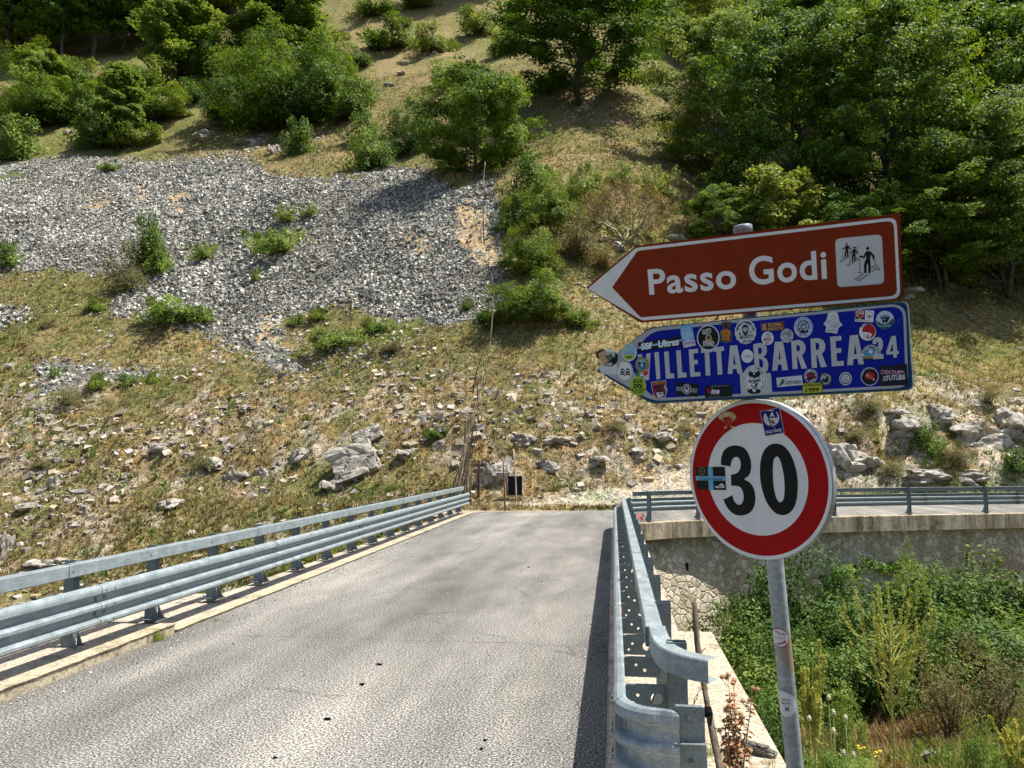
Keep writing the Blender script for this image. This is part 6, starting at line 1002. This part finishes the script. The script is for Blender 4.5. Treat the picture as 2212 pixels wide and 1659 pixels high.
# tall string of branches
bse = Vector(PZ(1012, 1078, 0)); bse = Vector((bse.x, 32.9, .1)) if bse.y > 33 or bse.y < 31 else bse
def sp_(u, v, y=None): d = ray(u, v); return Vector(CAM+d*((y or bse.y)/d[1]))
root = empty('branch_pole', tuple(bse), 'tall thin string of bound bare branches rising behind the far end of the left guardrail', 'branches'); rr_ = random.Random(4)
segs = [((1000, 1075), (1028, 880)), ((1016, 930), (1045, 800)), ((1022, 850), (1050, 745)), ((1046, 800), (1062, 700)), ((1083, 765), (1062, 730)), ((1060, 735), (1063, 600)), ((1064, 640), (1061, 590)), ((1043, 585), (1056, 555)), ((1053, 600), (1056, 530)), ((1040, 525), (1046, 470)), ((1046, 530), (1048, 395)), ((1047, 420), (1048, 350)), ((1030, 880), (1026, 800)), ((1036, 850), (1040, 905)), ((1018, 990), (1030, 930))]
for i, (a, b) in enumerate(segs):
    p, q = sp_(*a)+Vector((0, rr_.uniform(-.1, .1), 0)), sp_(*b); m_ = p.lerp(q, .5)+Vector((rr_.gauss(0, .06), 0, 0)); pts, rad = mkstick([p, m_, q], .035 if i < 4 else .028, .016, seed=i)
    mb = MB(); mb.tube(pts, rad, 6); o = mb.build('branch', M_PALEWOOD if i % 2 else M_STICK, root, smooth=True); o.location = -bse
for i in range(22):
    u0 = rr_.uniform(970, 1020); u1 = 1014+(u0-1000)*.1+rr_.uniform(-6, 12); v1 = rr_.uniform(880, 985); y0 = bse.y+rr_.uniform(-.6, .6); p = sp_(u0, 1065+rr_.uniform(-6, 14), y0); p.z = min(p.z, .35); q = sp_(u1, v1)
    pts, rad = mkstick([p, p.lerp(q, .5)+Vector((rr_.gauss(0, .05), 0, rr_.gauss(0, .04))), q], .023, .011, seed=i+30); mb = MB(); mb.tube(pts, rad, 6); o = mb.build('branch', [M_STICK, M_WOOD, M_PALEWOOD][i % 3], root, smooth=True); o.location = -bse
# small wooden signpost
p0, _ = hit(1034, 1076, 30); s_ = p0.y/F*1.0137; root = empty('wooden_signpost', tuple(p0), 'small dark wooden signpost with two short boards beside the branches', 'signpost'); DW = mat_bark('dark_wood', (.05, .03, .02), (.13, .08, .05))
mb = MB(); mb.box((0, 0, 38*s_), (5*s_, 5*s_, 80*s_)); mb.build('post', DW, root, bevel=.01)
for cx, cz, wd, ht in ((0, 68, 32, 8), (-1, 55, 20, 9)): mb = MB(); mb.box((cx*s_, -4*s_, cz*s_), (wd*s_, 2*s_, ht*s_)); mb.box(((cx-wd/2-1)*s_, -4*s_, cz*s_), (3*s_, 2*s_, ht*.5*s_)); mb.build('board', M_WOOD, root, bevel=.008)
# dark board between two poles
pA = Vector(PZ(1091, 1103, .02)); pB = Vector(PZ(1112, 1096, .05)); s_ = pA.y/F*1.0137; root = empty('information_board', tuple(pA), 'black blank board fixed to tall wooden poles on the grass verge', 'board')
def rel(u, v, y): return Vector(CAM+ray(u, v)*(y/ray(u, v)[1]))-pA
for (a, b, c, d_, y) in ((1091, 1106, 1087, 995, pA.y), (1116, 1098, 1109, 970, pB.y), (1096, 1070, 1093, 1025, pB.y)): mb = MB(); pts, rad = mkstick([rel(a, b, y), rel((a+c)/2+1, (b+d_)/2, y), rel(c, d_, y)], .042, .034, seed=a); mb.tube(pts, rad, 8); mb.build('pole', M_PALEWOOD if a == 1116 else M_WOOD, root, smooth=True)
c0, c1 = rel(1097, 1028, pB.y+.08), rel(1128, 1070, pB.y+.08); mb = MB(); c = (c0+c1)/2; mb.box(c, (abs(c1.x-c0.x), .05, abs(c1.z-c0.z))); mb.build('panel', paint((.006, .008, .014), .4, 'black_panel'), root, bevel=.006)
# stick with tape by the barrier end
root = empty('wooden_stick', (.80, 5.3, 0), 'brown stick propped behind the end of the right guardrail', 'stick')
def sr(u, v, y): return Vector(CAM+ray(u, v)*(y/ray(u, v)[1]))-Vector((.80, 5.3, 0))
mb = MB(); pts, rad = mkstick([sr(1500, 1302, 5.75), sr(1506, 1390, 5.65), sr(1513, 1440, 5.6)], .020, .024, seed=1); mb.tube(pts, [q*.95 for q in rad], 9); mb.build('upper_stick', M_STICK, root, smooth=True)
mb = MB(); pts, rad = mkstick([sr(1512, 1428, 5.62), sr(1530, 1535, 5.4), sr(1543, 1600, 5.25), sr(1562, 1690, 5.05)], .020, .026, seed=2); mb.tube(pts, rad, 9); mb.build('lower_stick', M_STICK, root, smooth=True)
mb = MB(); mb.tube([sr(1527, 1528, 5.4), sr(1531, 1548, 5.37)], .030, 10); mb.tube([sr(1529, 1542, 5.36), sr(1538, 1540, 5.33), sr(1535, 1565, 5.3)], .008, 5); mb.build('tape', M_BLACK, root)
for P in ([(1508, 1500, 5.45), (1500, 1520, 5.4)], [(1520, 1480, 5.5), (1500, 1508, 5.4), (1498, 1530, 5.4)], [(1514, 1410, 5.6), (1524, 1400, 5.55)], [(1540, 1570, 5.3), (1560, 1580, 5.25)]): mb = MB(); mb.tube([sr(*q) for q in P], .0035, 4); mb.build('twig', M_STICK, root)
# thistles and dry weeds by the slab
def stalk_plant(name, loc, label, cat, stems, mat, leaf=None, head=None, seed=0, group=None):
    root = empty(name, loc, label, cat, group); r = random.Random(seed); L0_ = Vector(loc)
    mb = MB(); heads = []; lb_ = MB()
    for (dx, dy, h, lean, th) in stems:
        top = Vector((dx+lean, dy, h)); pts = [Vector((dx*.3, dy*.3, -.05)), Vector((dx*.7+lean*.2, dy*.7, h*.35)), Vector((dx+lean*.6, dy, h*.7)), top]; mb.tube(pts, [th, th*.85, th*.6, th*.35], 5)
        if head:
            for k in range(head[0]):
                s = 1 if k == 0 else r.uniform(.55, .95); b = pts[2].lerp(top, (s-.7)/.3) if s > .7 else pts[1].lerp(pts[2], (s-.35)/.35); a = r.uniform(0, 6.28); e = b if k == 0 else b+Vector((math.cos(a)*head[3], math.sin(a)*head[3]*.5, head[3]*1.1)); 
                if k: mb.tube([b, b.lerp(e, .5)+Vector((0, 0, -.01)), e], th*.4, 4)
                hb = MB(); heads.append(hb); hb_v = [e+Vector((0, 0, head[2]*z)) for z in (0, .25, .6, .9, 1)]; hb.tube(hb_v, [head[1]*q for q in (.5, 1, .95, .5, .15)], 8)
                for _ in range(14): a = r.uniform(0, 6.28); zz = r.uniform(0, 1); q = e+Vector((math.cos(a)*head[1]*.8, math.sin(a)*head[1]*.8, head[2]*zz)); hb.tube([q, q+Vector((math.cos(a), math.sin(a), .6))*head[1]*.8], [head[1]*.06, .0004], 3, cap=False)
        if leaf:
            for k in range(leaf[0]):
                t = r.uniform(.05, .9); b = pts[0].lerp(pts[1], t/.35) if t < .35 else (pts[1].lerp(pts[2], (t-.35)/.35) if t < .7 else pts[2].lerp(top, (t-.7)/.3)); a = r.uniform(0, 6.28); l = leaf[1]*r.uniform(.5, 1.2)*(1.1-t*.6); d = Vector((math.cos(a), math.sin(a), r.uniform(-.4, .7))).normalized(); sd_ = d.cross(Vector((0, 0, 1))).normalized(); w_ = leaf[2]*l; m1 = b+d*l*.5+Vector((0, 0, .12*l)); e = b+d*l+Vector((0, 0, -.25*l)); z1 = m1+Vector((0, 0, r.uniform(-.1, .1)*l))
                lb_.add([b, z1+sd_*w_, e, m1-sd_*w_, b.lerp(m1, .5)+sd_*w_*.5, m1.lerp(e, .6)-sd_*w_*1.3], [(0, 4, 1), (0, 1, 2, 3), (3, 2, 5)])
    mb.build('stem', mat, root, smooth=True)
    for hb in heads: hb.build('flower_head', head[4], root, smooth=False)
    if leaf: lb_.build('leaves', leaf[3], root)
    return root
rq = random.Random(12)
tl_ = stalk_plant('dry_thistle', (.86, 5.75, .0), 'rust brown dried thistle growing through the abutment slab beside the stick', 'thistle', [(rq.uniform(-.12, .14), rq.uniform(-.12, .3), rq.uniform(.42, .82), rq.uniform(-.02, .12), .006) for _ in range(6)], M_THISTLE, (60, .07, .30, M_THISTLE), (4, .018, .03, .05, M_THISTLE), 3)
stalk_plant('dry_thistle', (.84, 5.3, .0), 'short crumpled dried thistle low against the stick foot', 'thistle', [(rq.uniform(-.10, .12), rq.uniform(-.1, .1), rq.uniform(.15, .40), rq.uniform(-.05, .05), .005) for _ in range(8)], M_THISTLE, (40, .07, .35, M_THISTLE), (1, .016, .028, .04, M_THISTLE), 4)
def gz(x, y): return float(ground(x, y))
def at_y(u, v, y): d = ray(u, v); return CAM+d*(y/d[1])
YL = mat_leaf('yellow_leaf', (.20, .25, .04), (.33, .36, .07), (.45, .46, .14), .3, 8); TL = mat_leaf('weed_leaf', (.10, .16, .03), (.18, .25, .05), (.34, .36, .1), .3, 8)
def mullein(u, vb, vt, y, wd, label, seed, mat=M_YEL, lf=YL, nb=26):
    p = at_y(u, vb, y); q = at_y(u, vt, y); h = q[2]-p[2]; r = random.Random(seed); root = empty('tall_weed', tuple(p), label, 'weed'); mb = MB(); C = []; A = []
    mb.tube([(0, 0, -.6), (0, 0, h*.4), (wd*.02, 0, h*.97)], [.02, .014, .004], 6)
    for i in range(nb):
        t = r.uniform(.12, .70); a = r.uniform(0, 6.28); b = Vector((0, 0, h*t)); up = h*r.uniform(.22, .45)*(1.1-t*.4); o_ = wd/2*r.uniform(.35, 1)*(.45+t*.75); e = b+Vector((math.cos(a)*o_, math.sin(a)*o_, up)); m_ = b.lerp(e, .5)+Vector((math.cos(a)*o_*.25, math.sin(a)*o_*.25, -up*.05)); pts = [b, m_, e, e+Vector((math.cos(a)*o_*.06, 0, up*.35))]; mb.tube(pts, [.007, .005, .0035, .0015], 4, cap=False)
        for k in range(34): s = r.uniform(.15, 1)**.8*3; j = min(int(s), 2); pt_ = pts[j].lerp(pts[j+1], s-j); C.append(pt_); A.append((r.gauss(0, 1), r.gauss(0, 1), .6))
    mb.build('stem', mat, root); me = foliage('leaves', np.array([tuple(c) for c in C]), np.array(A), np.full(len(C), .026), 1., 5, .014, .45, lf, seed, .2); obj('leaves', me, root)
mullein(1930, 1600, 1275, 11.5, 1.5, 'tall branching yellow-green weed like a candelabra on the bank right of the pole', 1, nb=40)
mullein(2205, 1690, 1560, 8.5, .55, 'yellow-green stalks cut by the bottom right corner', 2, nb=14)
mullein(1762, 1665, 1425, 8.2, .42, 'yellowish dock-like weed directly right of the pole foot', 3, nb=26)
M_TH = M_TEASH
for i, (u, v, y, lb) in enumerate([(1790, 1508, 7.6, 'tallest teasel with a pale oval head right of the pole'), (1800, 1540, 7.4, 'teasel head just below the tallest one'), (1826, 1552, 7.6, 'teasel head standing apart on the right'), (1748, 1553, 7.8, 'teasel head close to the pole'), (1822, 1628, 7.0, 'low teasel head near the bottom edge'), (1843, 1632, 7.2, 'rightmost low teasel head at the bottom edge'), (1800, 1580, 7.2, 'teasel between the upper and the low heads')]):
    p = at_y(u, v, y); stalk_plant('teasel', (p[0]+.03, p[1], gz(p[0], p[1])-.02), lb, 'teasel', [(0, 0, p[2]-gz(p[0], p[1]), -.03, .0055)], M_TEAS, (12, .16, .12, TL), (1, .020, .055, .1, M_TH), 40+i)
for i, (u, v, y, w_, lb) in enumerate([(1790, 1640, 7.2, .5, 'leafy green herb at the foot of the teasels'), (1860, 1650, 8.5, .6, 'light green herb at the bottom edge right of the teasels')]):
    p = at_y(u, v, y); plant('leafy_herb', ('stems', 'leaves'), BU[2], (p[0], p[1], p[2]-.3), w_, .45, lb, 'herb', seed=i)
for i, (u, v, lb) in enumerate([(2085, 1405, 'yellow flowering ragwort on the bank near the right edge'), (2040, 1440, 'smaller yellow ragwort left of the flowering one'), (1880, 1652, 'yellow flower at the bottom edge')]):
    p, t = hit(u, v+14, 8.); stalk_plant('ragwort', tuple(p), lb, 'flower', [(rq.uniform(-.2, .2), rq.uniform(-.2, .2), rq.uniform(.3, .55), 0, .005) for _ in range(2 if i == 2 else 6)], M_TEAS, (6, .1, .2, TL), (5, .03, .015, .07, paint((.75, .60, .03), .6)), 60+i)
# red ribbon on the first viaduct post
p = at_y(1383, 1114, 25.9); mb = MB(); r = random.Random(3)
for i in range(16): a = r.uniform(0, 6.28); l = r.uniform(.05, .16); q = Vector(p)+Vector((r.gauss(0, .05), r.gauss(0, .03), r.gauss(0, .06))); mb.add([q, q+Vector((math.cos(a)*l, .02, math.sin(a)*l)), q+Vector((math.cos(a+.3)*l, -.02, math.sin(a+.3)*l*.7))], [(0, 1, 2)])
mb.tube([Vector(p)+Vector((0, 0, -.3)), Vector(p)], .008, 5); mb.build('red_ribbon', paint((.70, .03, .02), .6), label='frayed red ribbon tied where the two right guardrails meet', cat='ribbon')
# grass tufts at the left kerb and by the slab
for i, (u, v, h, lb, tc) in enumerate([(340, 1380, .19, 'bright green grass tuft at the step in the left kerb', (.22, .30, .05)), (150, 1452, .05, 'thin brown tuft at the foot of the left kerb', (.22, .2, .07)), (122, 1460, .05, 'small brown tuft left of another at the kerb', (.22, .19, .07)), (468, 1340, .05, 'tiny tuft between kerb and asphalt', (.2, .2, .07)), (1600, 1640, .10, 'dry grass tuft on the slab in the shade of the thistle', (.28, .28, .1)), (1665, 1655, .08, 'dry grass tuft at the slab edge by the bottom of the photo', (.26, .25, .1)), (1530, 1640, .14, 'green grass tuft behind the guardrail terminal', (.24, .32, .07))]):
    p = PZ(u, v, .01); n = 9; r = np.random.default_rng(i); xx = p[0]+r.normal(0, h*.35, n); yy = p[1]+r.normal(0, h*.35, n); me = tuft_mesh('grass_tuft', xx, yy, np.full(n, h), np.full(n, h*.035), np.tile(np.array([tc]), (n, 1)), 9, i, .6, np.full(n, .0)); obj('grass_tuft', me, label=lb, cat='grass tuft')
# bent strip lying along the far guardrail

# grit on the edges of the asphalt
n = 2600; e = rng.uniform(size=n); x = np.where(e < .5, -5.8+np.abs(rng.normal(0, .28, n)), np.where(e < .65, -.12-np.abs(rng.normal(0, .12, n)), rng.uniform(-5.7, -.2, n))); y = rng.uniform(3, 32, n); keep = (e < .65) | (rng.uniform(size=n) < .35); x, y = x[keep], y[keep]; n = len(x); g = rng.uniform(.10, .5, n)
_g = ground; ground = lambda a, b: np.zeros_like(a)+.002
obj('road_grit', stone_mesh('road_grit', x, y, rng.uniform(.008, .026, n), np.stack([g*1.05, g, g*.9], 1), .5, .1, 19), kind='stuff', label='fine grit scattered along the edges of the asphalt', cat='grit'); ground = _g
